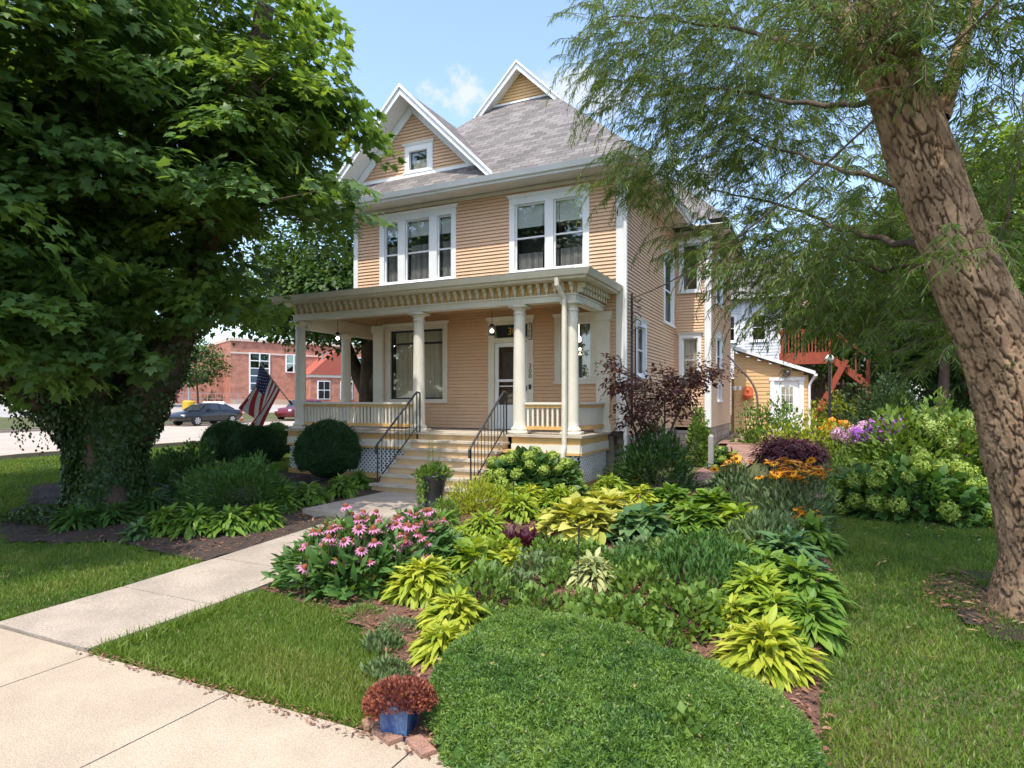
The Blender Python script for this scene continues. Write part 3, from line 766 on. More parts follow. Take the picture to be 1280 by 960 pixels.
lattice(-5.45,-4.12,.14,.70, lambda u,w,z: (u,11.45-w,z)).build('lattice', WHITE, house)
lattice(11.5,13.15,.14,.70, lambda u,w,z: (-4.1+w,u,z)).build('lattice', WHITE, house)
# steps: six treads below the porch floor
b = MB(); r = FLZ/7.0; b2 = MB()
for i in range(7):
    z1 = FLZ-r*i; y0 = 11.40-.265*i
    if i > 0:
        b.box(-7.78,-5.55,y0-.02,y0+.30,z1-.045,z1)
    b2.box(-7.74,-5.58,y0+.0125,y0+.045,z1-r,z1-.046)
    b2.box(-7.74,-7.70,y0+.046,11.42,z1-r,z1-.046-.001); b2.box(-5.62,-5.58,y0+.046,11.42,z1-r,z1-.047)
st = b2.build('steps', RISER, house)
b.build('tread', TREAD, st)
b = MB(); b.box(-5.50,-5.28,11.1,11.34,.1,.74); b.box(-5.53,-5.25,11.07,11.345,.742,.79); b.build('step_pier', OCHRE, house)
# columns
def column(x, y, z0=FLZ, z1=3.68, r=.135):
    b = MB()
    b.box(x-.185,x+.185,y-.185,y+.185,z0,z0+.07)
    b.lathe([(.17,.07),(.178,.10),(.17,.13),(.145,.145),(r,.17)]+[(r-(r*.17)*(t**1.6), .17+(z1-z0-.36)*t) for t in np.linspace(.05,1,9)]+[(r*.83,z1-z0-.19),(r*.98,z1-z0-.175),(r*.98,z1-z0-.155),(r*.84,z1-z0-.14),(r*.86,z1-z0-.10),(r*1.12,z1-z0-.07),(r*1.18,z1-z0-.055)], (x,y,z0), 24)
    b.box(x-.18,x+.18,y-.18,y+.18,z1-.055,z1)
    return b.build('column', CREAM, house, smooth=False)
cols = [column(x, 11.62) for x in (-11.3,-7.86,-5.42,-4.29)]
for o in cols:
    me = o.data; me.polygons.foreach_set('use_smooth', [len(p.vertices) == 4 and abs(p.normal.z) < .9 and p.area < .03 for p in me.polygons])
column(-11.2, 13.15, z1=3.5)
for x, y in ((-4.17,13.2),(-10.2,13.2)):
    b = MB(); b.box(x-.15,x+.15,y,y+.10,FLZ,3.58); b.box(x-.19,x+.19,y-.03,y+.10,FLZ,FLZ+.18); b.box(x-.19,x+.19,y-.03,y+.10,3.5,3.69)
    b.build('pilaster', CREAM, house)
# entablature with brackets
b = MB()
EN = [(-11.42,-4.17,11.50,11.74)]
b.box(-11.42,-4.17,11.50,11.74,3.69,3.83,0); b.box(-11.40,-4.19,11.53,11.72,3.831,4.06,1); b.box(-11.44,-4.15,11.47,11.76,3.805,3.835,0)
b.box(-4.41,-4.17,11.741,13.28,3.69,3.83,0); b.box(-4.39,-4.19,11.721,13.28,3.831,4.06,1); b.box(-4.40,-4.15,11.761,13.28,3.805,3.835,0)
b.box(-11.42,-11.18,11.741,16.2,3.5,3.83,0); b.box(-11.40,-11.2,11.721,16.2,3.831,4.06,0)
b.build('porch_beam', [CREAM, OCHRE], house)
b = MB(); b.box(-11.17,-4.42,11.75,13.28,3.86,3.88); b.box(-11.17,-10.3,13.28,16.2,3.86,3.88); b.build('porch_ceiling', CEIL, house)
b = MB(); b.box(0,.075,11.41,11.529,3.975,4.055,0); b.box(.004,.071,11.455,11.529,3.885,3.974,0); b.box(.02,.055,11.48,11.529,3.84,3.884,0)
br0 = b.build('bracket', CREAM, house); x = -11.34; base_x = br0.location.x
br0.location.x = base_x+x
while x < -4.4:
    x += .172; c_ = copy_of(br0, house); c_.location.x = base_x+x
b = MB(); b.box(-4.189,-4.02,0,.085,3.955,4.055,0); b.box(-4.189,-4.08,.005,.08,3.862,3.954,0)
br1 = b.build('bracket', CREAM, house); y = 11.6; br1.location.y += y
while y < 13.1:
    y += .172; c_ = copy_of(br1, house); c_.location.y = br1.location.y+y-11.6
b = MB(); b.box(-11.72,-3.86,11.17,11.7,4.06,4.075); b.box(-4.19,-3.86,11.7,13.28,4.06,4.075); b.box(-11.72,-11.4,11.7,16.2,4.06,4.075)
b.box(-11.74,-3.84,11.145,11.169,4.055,4.19); b.box(-3.865,-3.84,11.17,13.26,4.055,4.19); b.box(-11.74,-11.715,11.17,16.2,4.055,4.19)
b.build('porch_cornice', CREAM, house)
b = MB(); gutter(b, -11.78,-3.80, 11.11, 4.215); b.hexa([(-3.835,11.08,4.1),(-3.79,11.08,4.1),(-3.79,13.25,4.1),(-3.835,13.25,4.1)],[(-3.835,11.03,4.215),(-3.73,11.03,4.215),(-3.73,13.25,4.215),(-3.835,13.25,4.215)])
b.build('porch_gutter', CREAM, house)
b = MB()
T_ = 4.70
b.poly([(-11.76,11.12,4.222),(-3.82,11.12,4.222),(-4.55,13.28,T_),(-11.04,13.28,T_)])
b.poly([(-3.82,11.12,4.222),(-3.80,13.28,4.222),(-4.55,13.28,T_)])
b.poly([(-11.76,11.12,4.222),(-11.04,13.28,T_-.02),(-11.04,16.2,4.5),(-11.76,16.2,4.222)])
for k in range(1, 14):                                         # standing seams
    x = -11.6+k*.56
    if x > -4.7: break
    b.hexa([(x,11.12,4.223),(x+.02,11.12,4.223),(x+.02,13.27,T_-.001),(x,13.27,T_-.001)],[(x,11.12,4.25),(x+.02,11.12,4.25),(x+.02,13.27,T_+.027),(x,13.27,T_+.027)])
b.build('porch_roof', PROOF, house)
# balustrades: rails and their row of balusters
def balustrade(p, q, solid=False):
    p = Vector((p[0],p[1],0)); q = Vector((q[0],q[1],0)); d = q-p; L = d.length; d.normalize(); b = MB()
    Z = lambda v, z: Vector((v.x, v.y, z))
    b.bar(Z(p,1.70), Z(q,1.70), .13, .045, 0); b.bar(Z(p,1.645), Z(q,1.645), .08, .06, 1); b.bar(Z(p,1.21), Z(q,1.21), .085, .07, 1)
    if solid:
        b.bar(Z(p,1.43), Z(q,1.43), .03, .36, 0)
    n = int(L/.096)
    for i in range(n):
        c = p+d*(L*(i+.5)/n)
        if solid: b.bar(Z(c,1.25), Z(c,1.61), .008, .05, 0, up=tuple(d))
        else: b.bar(Z(c,1.245), Z(c,1.615), .042, .042, 0, up=tuple(d))
    return b.build('balustrade', [CREAM, OCHRE], house)
balustrade((-11.16,11.62), (-8.0,11.62)); balustrade((-5.28,11.62), (-4.43,11.62)); balustrade((-4.27,11.76), (-4.17,13.19), solid=True); balustrade((-11.25,11.77), (-11.2,13.0))
# door with transom
b = MB(front)
u0, u1, z0, z1 = OD
b.box(u0,-6.86,-.06,.035,z0,3.56); b.box(-5.99,u1,-.06,.035,z0,3.56); b.box(u0,u1,-.06,.038,3.54,3.64)
b.hexa([(u0-.02,-.02,3.64),(u1+.02,-.02,3.64),(u1+.02,.05,3.64),(u0-.02,.05,3.64)],[(u0-.06,-.02,3.72),(u1+.06,-.02,3.72),(u1+.06,.09,3.72),(u0-.06,.09,3.72)])
b.box(-6.86,-5.99,-.06,.03,3.12,3.23)
door = b.build('entry_door', CREAM, house)
b = MB(front); b.box(-6.84,-6.01,-.09,-.085,3.24,3.53); b.build('transom_light', BLKFR, door)
b = MB(front)
b.box(-6.85,-6.76,-.05,-.01,z0+.01,3.11); b.box(-6.09,-6.0,-.05,-.01,z0+.01,3.11); b.box(-6.76,-6.09,-.05,-.01,3.02,3.11); b.box(-6.76,-6.09,-.05,-.01,z0+.01,1.66); b.box(-6.76,-6.09,-.048,-.008,2.20,2.26); b.box(-6.76,-6.09,-.046,-.012,2.085,2.11)
b.build('storm_door_frame', WHITE, door)
b = MB(front); b.poly([(-6.76,-.03,1.66),(-6.09,-.03,1.66),(-6.09,-.03,3.02),(-6.76,-.03,3.02)]); b.build('storm_door_glass', SCREEN, door)
INNER = pm('inner_door_wood', (.30,.19,.14), (.24,.15,.11), scale=3, rough=.5)
b = MB(front); b.box(-6.85,-6.0,-.14,-.11,z0,3.11); b.box(-6.68,-6.17,-.109,-.10,2.25,2.9,1); b.build('inner_door', [INNER, LACE], door)
b = MB(front); b.box(-6.05,-6.02,-.008,.03,1.98,2.10); b.box(-6.13,-6.03,.03,.045,2.02,2.05); b.build('door_handle', BLACK, door)
def writing(name, txt, size, loc, rot, mat, parent, ext=.003, vertical=False):
    c = bpy.data.curves.new(name, 'FONT'); c.body = txt; c.size = size; c.extrude = ext; c.align_x = 'CENTER'; c.align_y = 'CENTER'
    if vertical: c.space_line = .85
    o = bpy.data.objects.new(name+'_curve', c); COL.objects.link(o)
    dg = bpy.context.evaluated_depsgraph_get(); me = bpy.data.meshes.new_from_object(o.evaluated_get(dg))
    bpy.data.objects.remove(o); bpy.data.curves.remove(c)
    M = Matrix.Translation(Vector(loc)-(ORG[parent.name] if parent else Vector())) @ rot
    me.transform(M); me.materials.clear(); me.materials.append(mat); me.name = name
    return link(name, me, parent)
RX = Matrix.Rotation(PI/2, 4, 'X')
writing('house_number', '300', .24, (-6.38,YF+.083,3.385), RX, GOLD, door)
# oval plaque with the number down it
pl = empty('number_plaque', (-5.93,YF-.04,3.35), 'black rimmed oval plaque with a white field at the top right of the door frame', 'number plaque')
def oval(b, cx, cz, hw, hh, y0, y1, m):
    P = []
    for a in np.linspace(0, PI, 13): P.append((cx+hw*math.cos(a), cz+hh-hw+hw*math.sin(a)))
    for a in np.linspace(PI, 2*PI, 13): P.append((cx+hw*math.cos(a), cz-hh+hw+hw*math.sin(a)))
    b.hexa([(x,y1,z) for x,z in P], [(x,y0,z) for x,z in P], m)
b = MB(); oval(b, -5.93, 3.35, .062, .20, YF-.055, YF-.037, 0); oval(b, -5.93, 3.35, .045, .183, YF-.062, YF-.0552, 1); b.build('plate', [BLACK, CREAM], pl)
for i, ch in enumerate('300'): writing('numeral', ch, .13, (-5.93,YF-.065,3.46-.11*i), RX, BLACK, pl)
nm = empty('door_jamb_number', (-5.92,YF-.04,2.45), 'black numerals running down the door jamb above the doorbell', 'house number')
for i, ch in enumerate('300'): writing('numeral', ch, .15, (-5.92,YF-.042,2.56-.12*i), RX, BLACK, nm)
b = MB(front); b.box(-5.95,-5.89,.036,.06,2.02,2.13); db_ = b.build('doorbell', BLACK, None, origin=(-5.92,YF-.05,2.07)); props(db_, 'small black doorbell on the right jamb of the entry door', 'doorbell')
# iron handrails
def handrail(x):
    b = MB()
    top = Vector((x,11.30,FLZ+.86)); bot = Vector((x,9.98,.93))
    b.tube([(x,11.42,FLZ+.84),top,bot,(x,9.90,.86),(x,9.90,.72)], .021, 8)
    b.tube([(x,11.32,FLZ+.12),(x,9.96,.20)], .014, 6)
    b.tube([(x,11.42,FLZ),(x,11.42,FLZ+.84)], .018, 6); b.tube([(x,11.30,FLZ-.0),(x,11.30,FLZ+.86)], .014, 6); b.tube([(x,9.96,.05),(x,9.96,.93)], .018, 6)
    for i in range(1, 10):
        t = i/10; y = 11.30+(9.96-11.30)*t
        b.tube([(x,y,FLZ+.12+(.20-FLZ-.12)*t),(x,y,FLZ+.86+(.93-FLZ-.86)*t)], .008, 5)
    return b.build('handrail', BLACK, house)
handrail(-7.70); handrail(-5.62)
# hanging lanterns under the porch ceiling
def lantern(x, y, lab):
    t = empty('porch_lantern', (x,y,3.2), lab, 'lantern', 'lanterns hanging under the porch ceiling')
    b = MB(); b.tube([(x,y,3.48),(x,y,3.86)], .006, 5); b.lathe([(.02,.26),(.035,.25),(.05,.215),(.085,.19),(.085,.175)], (x,y,3.2), 8); b.lathe([(.075,0),(.08,.015),(.07,.03)], (x,y,3.2), 8)
    for a in range(4):
        c, s = .07*math.cos(a*PI/2+PI/4), .07*math.sin(a*PI/2+PI/4); b.tube([(x+c,y+s,3.22),(x+c,y+s,3.385)], .006, 4)
    b.build('lantern_frame', BLACK, t)
    b = MB(); b.sphere((x,y,3.30), .04, 8); b.build('bulb', BULB, t)
BULB = bpy.data.materials.new('lit_bulb'); BULB.use_nodes = True
q_ = BULB.node_tree.nodes['Principled BSDF']; q_.inputs['Emission Color'].default_value = (1,.93,.8,1); q_.inputs['Emission Strength'].default_value = 6
lantern(-6.46, 12.4, 'black porch lantern hanging in front of the entry door'); lantern(-10.65, 12.2, 'porch lantern hanging at the far left end of the porch')
# ================================================================== TREES
def limb(path, r0, r1, n=10):
    """smooth path through points with tapering radii"""
    P = [Vector(p) for p in path]; out = []
    for i in range(len(P)-1):
        a = P[max(i-1,0)]; b = P[i]; c = P[i+1]; d = P[min(i+2,len(P)-1)]
        for k in range(6):
            t = k/6
            out.append(.5*((2*b)+(c-a)*t+(2*a-5*b+4*c-d)*t*t+(3*b-a-3*c+d)*t**3))
    out.append(P[-1]); m = len(out)
    return out, [r0+(r1-r0)*(i/(m-1)) for i in range(m)]
def barkmat(name, c1, c2, scale=3.0, st=(1,1,.35), bump=1.0):
    return pm(name, c1, c2, scale=scale, rough=.95, bump=bump, bscale=22, stretch=st, spec=.15, fine=.25, lo=.3, hi=.7)
MBARK = barkmat('grey_brown_bark', (.12,.085,.06), (.06,.045,.033))
# willow bark: plates with fissures from a voronoi field, coloured darker in the cracks
def willow_bark():
    m, nt, N, L = nodes_of('furrowed_willow_bark')
    out = N.new('ShaderNodeOutputMaterial'); b = N.new('ShaderNodeBsdfPrincipled'); L.new(b.outputs[0], out.inputs[0])
    b.inputs['Roughness'].default_value = .95; b.inputs['Specular IOR Level'].default_value = .15
    tc = N.new('ShaderNodeTexCoord'); n1 = N.new('ShaderNodeTexNoise'); n1.inputs['Scale'].default_value = 5; n1.inputs['Detail'].default_value = 9
    L.new(tc.outputs['Object'], n1.inputs['Vector'])
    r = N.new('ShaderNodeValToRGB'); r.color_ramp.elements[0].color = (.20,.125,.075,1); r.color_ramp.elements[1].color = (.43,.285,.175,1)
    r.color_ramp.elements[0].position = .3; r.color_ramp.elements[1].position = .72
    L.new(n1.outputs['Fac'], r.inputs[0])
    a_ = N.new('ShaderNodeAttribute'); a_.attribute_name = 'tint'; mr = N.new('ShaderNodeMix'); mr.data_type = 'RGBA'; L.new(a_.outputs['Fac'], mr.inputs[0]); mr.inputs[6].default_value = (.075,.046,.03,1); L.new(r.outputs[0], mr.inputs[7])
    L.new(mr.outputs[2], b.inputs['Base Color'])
    n2 = N.new('ShaderNodeTexNoise'); n2.inputs['Scale'].default_value = 38; n2.inputs['Detail'].default_value = 10
    mp = N.new('ShaderNodeMapping'); mp.inputs['Scale'].default_value = (1,1,.4); L.new(tc.outputs['Object'], mp.inputs[0]); L.new(mp.outputs[0], n2.inputs['Vector'])
    bp = N.new('ShaderNodeBump'); bp.inputs['Strength'].default_value = .9; bp.inputs['Distance'].default_value = .02
    L.new(n2.outputs['Fac'], bp.inputs['Height']); L.new(bp.outputs[0], b.inputs['Normal'])
    return m
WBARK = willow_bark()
def bark_trunk(name, path, radii, mat, parent, n=120, plate=(.055,.30), depth=.032, flare=False):
    """a trunk whose surface is really furrowed: plates between deep cracks"""
    P = []; Rr = []
    for i in range(len(path)-1):
        a = path[max(i-1,0)]; b = path[i]; c = path[i+1]; d = path[min(i+2,len(path)-1)]
        ra, rb, rc, rd = (radii[j] for j in (max(i-1,0), i, i+1, min(i+2,len(path)-1)))
        L = (c-b).length; k_ = max(4, int(L/.013))
        for k in range(k_):
            t = k/k_
            P.append(.5*((2*b)+(c-a)*t+(2*a-5*b+4*c-d)*t*t+(3*b-a-3*c+d)*t**3))
            Rr.append(rb+(rc-rb)*(t*t*(3-2*t)))
    P.append(path[-1]); Rr.append(radii[-1])
    s = 0; S = [0]
    for p, q in zip(P, P[1:]): s += (q-p).length; S.append(s)
    V = []; E_ = []; prev = None
    for i, p in enumerate(P):
        d = (P[min(i+3,len(P)-1)]-P[max(i-3,0)]).normalized()
        a = d.cross(Vector((0,1,0))).normalized() if prev is None else (prev-d*prev.dot(d)).normalized()
        prev = a; c = d.cross(a)
        for k in range(n):
            th = 2*PI*k/n; r = Rr[i]*(1+.30*max(0,1-S[i]/.7)**1.6*(.6+.8*max(0,math.sin(2.5*th+.6))**2)*(1 if flare else 0))
            cx, cy, cz = math.cos(th)*r/plate[0]*.9, math.sin(th)*r/plate[0]*.9, S[i]/plate[1]
            w = mnoise.noise(Vector((cx*.45,cy*.45,cz*.9)))*.75; w2 = mnoise.noise(Vector((cx*1.7+9,cy*1.7,cz*2.6)))*.40
            dist, pts_ = mnoise.voronoi(Vector((cx+w+w2, cy+.8*w-w2, cz+w*.45+w2*.7)))
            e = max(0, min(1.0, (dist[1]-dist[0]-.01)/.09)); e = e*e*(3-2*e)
            pl = mnoise.noise(Vector((cx*.9+3,cy*.9,cz*.9)))
            h = depth*(e-1)+.012*pl+.007*mnoise.noise(Vector((cx*4.1,cy*4.1,cz*16)))+.004*mnoise.noise(Vector((cx*9,cy*9,cz*30)))
            g = .05*r/.3*mnoise.noise(Vector((math.cos(th)*1.3,math.sin(th)*1.3,S[i]*.9)))
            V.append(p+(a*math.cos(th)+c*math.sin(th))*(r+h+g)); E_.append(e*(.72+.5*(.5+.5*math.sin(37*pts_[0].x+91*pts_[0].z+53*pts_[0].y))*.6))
    m = len(P); F = []
    for i in range(m-1):
        for k in range(n):
            j = (k+1) % n; F.append((i*n+k, i*n+j, (i+1)*n+j, (i+1)*n+k))
    F = np.array(F)
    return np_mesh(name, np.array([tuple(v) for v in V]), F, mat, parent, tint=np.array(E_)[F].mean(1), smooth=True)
def crown_points(cs, n, shell=.72):
    """points in the outer shell of a set of ellipsoids (centre, radii), with outward directions"""
    P = []; O = []
    vol = np.array([c[1][0]*c[1][1]*c[1][2] for c in cs])**(2/3); vol = vol/vol.sum()
    for (c, r), w in zip(cs, vol):
        k = int(n*w)+1; d = rdir(k)
        lump = 1+.20*np.array([mnoise.noise(Vector((x*2.2+c[0], y*2.2, z*2.2))) for x,y,z in d])+.10*np.array([mnoise.noise(Vector((x*5+c[1], y*5, z*5))) for x,y,z in d])
        s = (shell+(1-shell)*R.random(k)**.7)*lump
        P.append(np.array(c)+d*np.array(r)*s[:,None]); O.append(d)
    return np.concatenate(P), np.concatenate(O)
def sprays(lf, P, O, per, rad, T, size, up=.75, tint0=.4, flat=.12, m=0, droop=.35):
    """each point carries a flat-ish spray of leaves, as on the end of a twig"""
    n = len(P); N0 = nrm(UP*up+O*(1-up)+rdir(n)*.25)
    A = nrm(np.cross(N0, rdir(n))); B = np.cross(N0, A)
    th = 2*PI*R.random((n, per)); rr = rad*np.sqrt(R.random((n, per)))*(.6+.6*R.random((n,1)))
    off = A[:,None]*(rr*np.cos(th))[...,None]+B[:,None]*(rr*np.sin(th))[...,None]
    Q = P[:,None]+off+N0[:,None]*((R.random((n,per))-.5)*flat*2-rr*.25)[...,None]
    D = nrm(off+O[:,None]*.12*rad+rdir(n*per).reshape(n,per,3)*rad*.35); D = D-UP*droop*(.4+R.random((n,per,1)))
    NN = N0[:,None]+rdir(n*per).reshape(n,per,3)*.30
    t = np.clip(tint0+R.normal(size=(n,1))*.18+R.normal(size=(n,per))*.16, 0, 1)
    lf.add(T, Q.reshape(-1,3), D.reshape(-1,3), NN.reshape(-1,3), size*(.7+.5*R.random(n*per)), t.reshape(-1), m=m)
    return N0
# ------------------------------------------------------------------ the ivy-clad maple on the left
mb_ = Vector((-10.9,6.75,float(gz(-11,6.75))))
maple = empty('maple_tree', mb_, 'huge spreading maple with an ivy covered forked trunk filling the left of the picture', 'tree')
b = MB()
def fl(i, th, p): return 1+.10*math.sin(3*th+p.z*1.2)+.07*math.sin(5*th-p.z*2)+.05*mnoise.noise(p*3)
pth, rad = limb([mb_+Vector(q) for q in ((0,0,-.15),(.02,.0,.35),(0,0,.9),(-.02,.03,1.4),(-.05,.05,1.9),(-.05,.05,2.3))], .50, .44)
rad = [r*(1+.35*max(0,1-(p.z-mb_.z)/.5)**2)*(1+.35*max(0,min(1,(p.z-mb_.z-1.0)/.8)))*(1 if p.z-mb_.z < 1.8 else max(.05, 1-((p.z-mb_.z-1.8)/.5)**2)) for r, p in zip(rad, pth)]
b.tube(pth, rad, 28, ring=fl)
trunk = b.build('trunk', MBARK, maple, smooth=True)
limbs = [([(-.35,-.1,1.25),(-1.2,-.2,1.75),(-2.3,-.35,2.15),(-3.8,-.6,2.9),(-5.2,-1.0,4.2)], .36, .12),
         ([(.3,.1,1.35),(.75,.3,2.2),(1.15,.5,3.2),(1.7,.6,4.6),(2.2,.6,6.2)], .42, .12),
         ([(-.1,.2,1.5),(-.25,.5,2.8),(-.5,.8,4.4),(-.7,.9,7.0),(-.8,.8,9.2)], .42, .10),
         ([(.1,-.2,1.5),(.25,-.6,2.9),(.5,-1.2,4.4),(.8,-1.8,6.2)], .30, .08),
         ([(-.3,-.3,1.5),(-.9,-.9,2.9),(-1.5,-1.8,4.5),(-2.0,-2.6,6.0)], .28, .08)]
for p, r0, r1 in limbs:
    b = MB(); pp, rr = limb([mb_+Vector(q) for q in p], r0, r1); b.tube(pp, rr, 14, ring=fl); b.build('limb', MBARK, maple, smooth=True)
# a bare cut stub standing above the crown
b = MB(); pp, rr = limb([at(318,150,9.7), at(321,95,9.7), at(326,45,9.7), at(331,8,9.7)], .20, .125); b.tube(pp, rr, 14, ring=fl); b.build('cut_stub', MBARK, maple, smooth=True)
CS = [((-11.9,5.9,6.7),(4.7,4.5,4.2)), ((-8.9,5.6,5.0),(1.9,2.0,1.7)), ((-8.1,6.6,7.2),(1.75,1.9,2.0)), ((-9.8,3.6,4.2),(2.0,1.5,1.6)), ((-12.6,3.2,4.0),(2.2,1.5,1.7)), ((-9.4,4.2,7.4),(2.0,1.8,1.8)),
      ((-8.3,7.6,4.3),(1.5,1.6,1.2)), ((-13.5,5.0,3.6),(2.3,2.0,1.5)), ((-10.6,5.2,3.5),(1.7,1.5,1.0)), ((-7.3,7.0,5.6),(1.3,1.3,1.5)), ((-9.2,1.2,6.6),(2.6,1.5,1.2)), ((-12.4,1.8,6.2),(2.6,1.9,1.8)), ((-8.6,5.6,3.0),(1.3,.9,.7)), ((-9.7,5.0,2.75),(1.3,1.0,.7)), ((-11.0,4.5,2.6),(1.5,1.0,.7))]
C0, O0 = crown_points(CS, 640, shell=.70)
C0 = C0+rdir(len(C0))*.25
keep = (C0[:,2] > 2.15+.86*np.maximum(0, C0[:,0]+8.9)+.2*np.maximum(0, 6-C0[:,1])*(C0[:,0] > -8.9)) & (C0[:,0] < -6.35+.25*(C0[:,1]-6)) & (C0[:,1] < 10.4) & ~((C0[:,2] > 7.9) & (R.random(len(C0)) < .45)) & ~((C0[:,1] < 2.6) & (R.random(len(C0)) < .35)) & ~((C0[:,0] > -8.5) & (C0[:,2] < 4.6))
C0, O0 = C0[keep], O0[keep]; kk = 10
lf = LF()
nC = len(C0); rc = (.42+.42*R.random(nC))
th = 2*PI*R.random((nC, kk)); q_r = np.sqrt(R.random((nC, kk)))*rc[:,None]
slope = O0*np.array([1,1,0]); 
off = np.stack([q_r*np.cos(th), q_r*np.sin(th), (R.random((nC,kk))-.5)*.30], -1)
off[...,2] -= .45*(off*slope[:,None]).sum(-1)+.25*q_r
P = (C0[:,None]+off).reshape(-1,3); O = np.repeat(O0, kk, 0)
ct = np.clip(np.repeat(.34+.20*R.normal(size=nC)+.05*(C0[:,0]+10), kk), 0, 1)  # tint rises to the right, painting the sunlit side into the leaf colour
N0 = nrm(UP*.7+O*.35+rdir(len(P))*.2); per = 19
A_ = nrm(np.cross(N0, rdir(len(P)))); B_ = np.cross(N0, A_); t2 = 2*PI*R.random((len(P), per)); r2 = .27*np.sqrt(R.random((len(P), per)))
of2 = A_[:,None]*(r2*np.cos(t2))[...,None]+B_[:,None]*(r2*np.sin(t2))[...,None]
Q = P[:,None]+of2+N0[:,None]*((R.random((len(P),per))-.5)*.16)[...,None]
D = nrm(of2+O[:,None]*.10+rdir(len(P)*per).reshape(len(P),per,3)*.10)-UP*(.15+.45*R.random((len(P),per,1)))
tt = np.clip(ct[:,None]+.13*R.normal(size=(len(P),per)), 0, 1)
lf.add(TM, Q.reshape(-1,3), D.reshape(-1,3), (N0[:,None]+rdir(len(P)*per).reshape(len(P),per,3)*.32).reshape(-1,3), .13*(.6+.7*R.random(len(P)*per)), tt.ravel())
# inner shade leaves, sparser and simpler
Pi, Oi = crown_points([(CS[0][0], (4.1,3.9,3.6))], 1500, shell=.45); k = (Pi[:,2] > 3.0); sprays(lf, Pi[k], Oi[k], 9, .5, TDW, .20, up=.7, tint0=.25)
# twigs feeding the sprays
for i in R.choice(len(P), 520, replace=False):
    p = P[i]; c = np.array([-11.0,6.3,5.2]); q = p+(c-p)*(.16+.12*R.random())-UP*.15
    lf.stick(q, p, .012, .005, 1)
lf.build('crown', [MAPLE, TWIG], maple)
# ivy over the trunk, a plant of its own
ivy = LF(); n = 15000
zz = R.random(n)**.9*2.9-.02; th = 2*PI*R.random(n)
rr = .535*(1+.33*np.maximum(0,1-zz/.5)**2)*(1+.38*np.clip((zz-1.0)/.8,0,1))*(.98+.10*R.random(n))
rr = rr*(1+.08*np.sin(3*th+zz*1.2)+.07*np.sin(5*th-zz*2))
msk = zz < 2.0+.2*np.sin(th*3); 
pp = np.column_stack([mb_.x+rr*np.cos(th), mb_.y+rr*np.sin(th), mb_.z+zz]); out = np.column_stack([np.cos(th), np.sin(th), 0*th])
pp = pp[msk]; out = out[msk]
ivy.add(TDW, pp, -UP*.8+out*.35+rdir(len(pp))*.5, out+rdir(len(pp))*.35+UP*.3, .075*(.6+.8*R.random(len(pp))), np.clip(.35+.3*vnoise(pp, 2.2)+.2*R.normal(size=len(pp)), 0, 1))
for p, r0, r1 in limbs[:5]:                                  # creeping out along the limbs
    path, rad = limb([mb_+Vector(q) for q in p], r0, r1)
    for k in range(0, 13):
        c = np.array(path[k]); d = np.array((path[k+1]-path[k]).normalized()); m = 260-16*k
        o = rdir(m); o = nrm(o-d*(o@d)[:,None]); q = c+o*(rad[k]*1.08+.03*R.random((m,1)))+d*(R.random((m,1))*.3)
        ivy.add(TDW, q, -UP*.7+rdir(m)*.6, o+rdir(m)*.3, .075*(.6+.7*R.random(m)), np.clip(.35+.2*R.normal(size=m), 0, 1))
for k in range(12):                                           # dangling runners below the left limb
    path, rad = limb([mb_+Vector(q) for q in limbs[0][0]], .3, .1); c = np.array(path[int(R.integers(2,14))]); m = int(R.integers(8,26)); L = m*.035
    q = c+np.column_stack([R.normal(size=m)*.03+.2*(R.random()-.5), R.normal(size=m)*.03+.2*(R.random()-.5), -.25-np.arange(m)*.035])
    ivy.add(TDW, q, -UP+rdir(m)*.6, rdir(m), .06, .3)
o = ivy.build('ivy', IVY, None, origin=tuple(mb_)); props(o, 'dark ivy climbing the whole trunk of the big left maple', 'ivy')
# ------------------------------------------------------------------ the willow on the right
WD = 5.55
wb = at(1300, 765, WD); wb.z = float(gz(wb.x, wb.y))
willow = empty('willow_tree', wb, 'leaning willow with thick furrowed brown bark and hanging narrow leaves on the right', 'tree')
W_ = [(1312,800,.46),(1308,740,.40),(1302,675,.345),(1287,590,.315),(1266,500,.30),(1236,410,.285),(1190,300,.27),(1157,205,.255),(1126,110,.235),(1102,20,.20),(1084,-90,.175),(1070,-230,.15)]
path = [at(x, y, WD+.15*i/len(W_)) for i, (x, y, r) in enumerate(W_)]; path[0].z = float(gz(path[0].x, path[0].y))-.12
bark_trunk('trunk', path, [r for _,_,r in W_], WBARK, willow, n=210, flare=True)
forks = [([at(1110,130,WD+.1),at(1072,75,WD+.1),at(1052,10,WD+.15),at(1034,-90,WD+.3)], .10,.075), ([at(1175,150,WD+.2),at(1200,60,WD+.5),at(1235,-30,WD+.7)], .08,.05)]
for p, a, c in forks:
    pp, rr = limb(p, a, c); bark_trunk('fork', pp[::3], rr[::3], WBARK, willow, n=48, depth=.016, plate=(.05,.14))
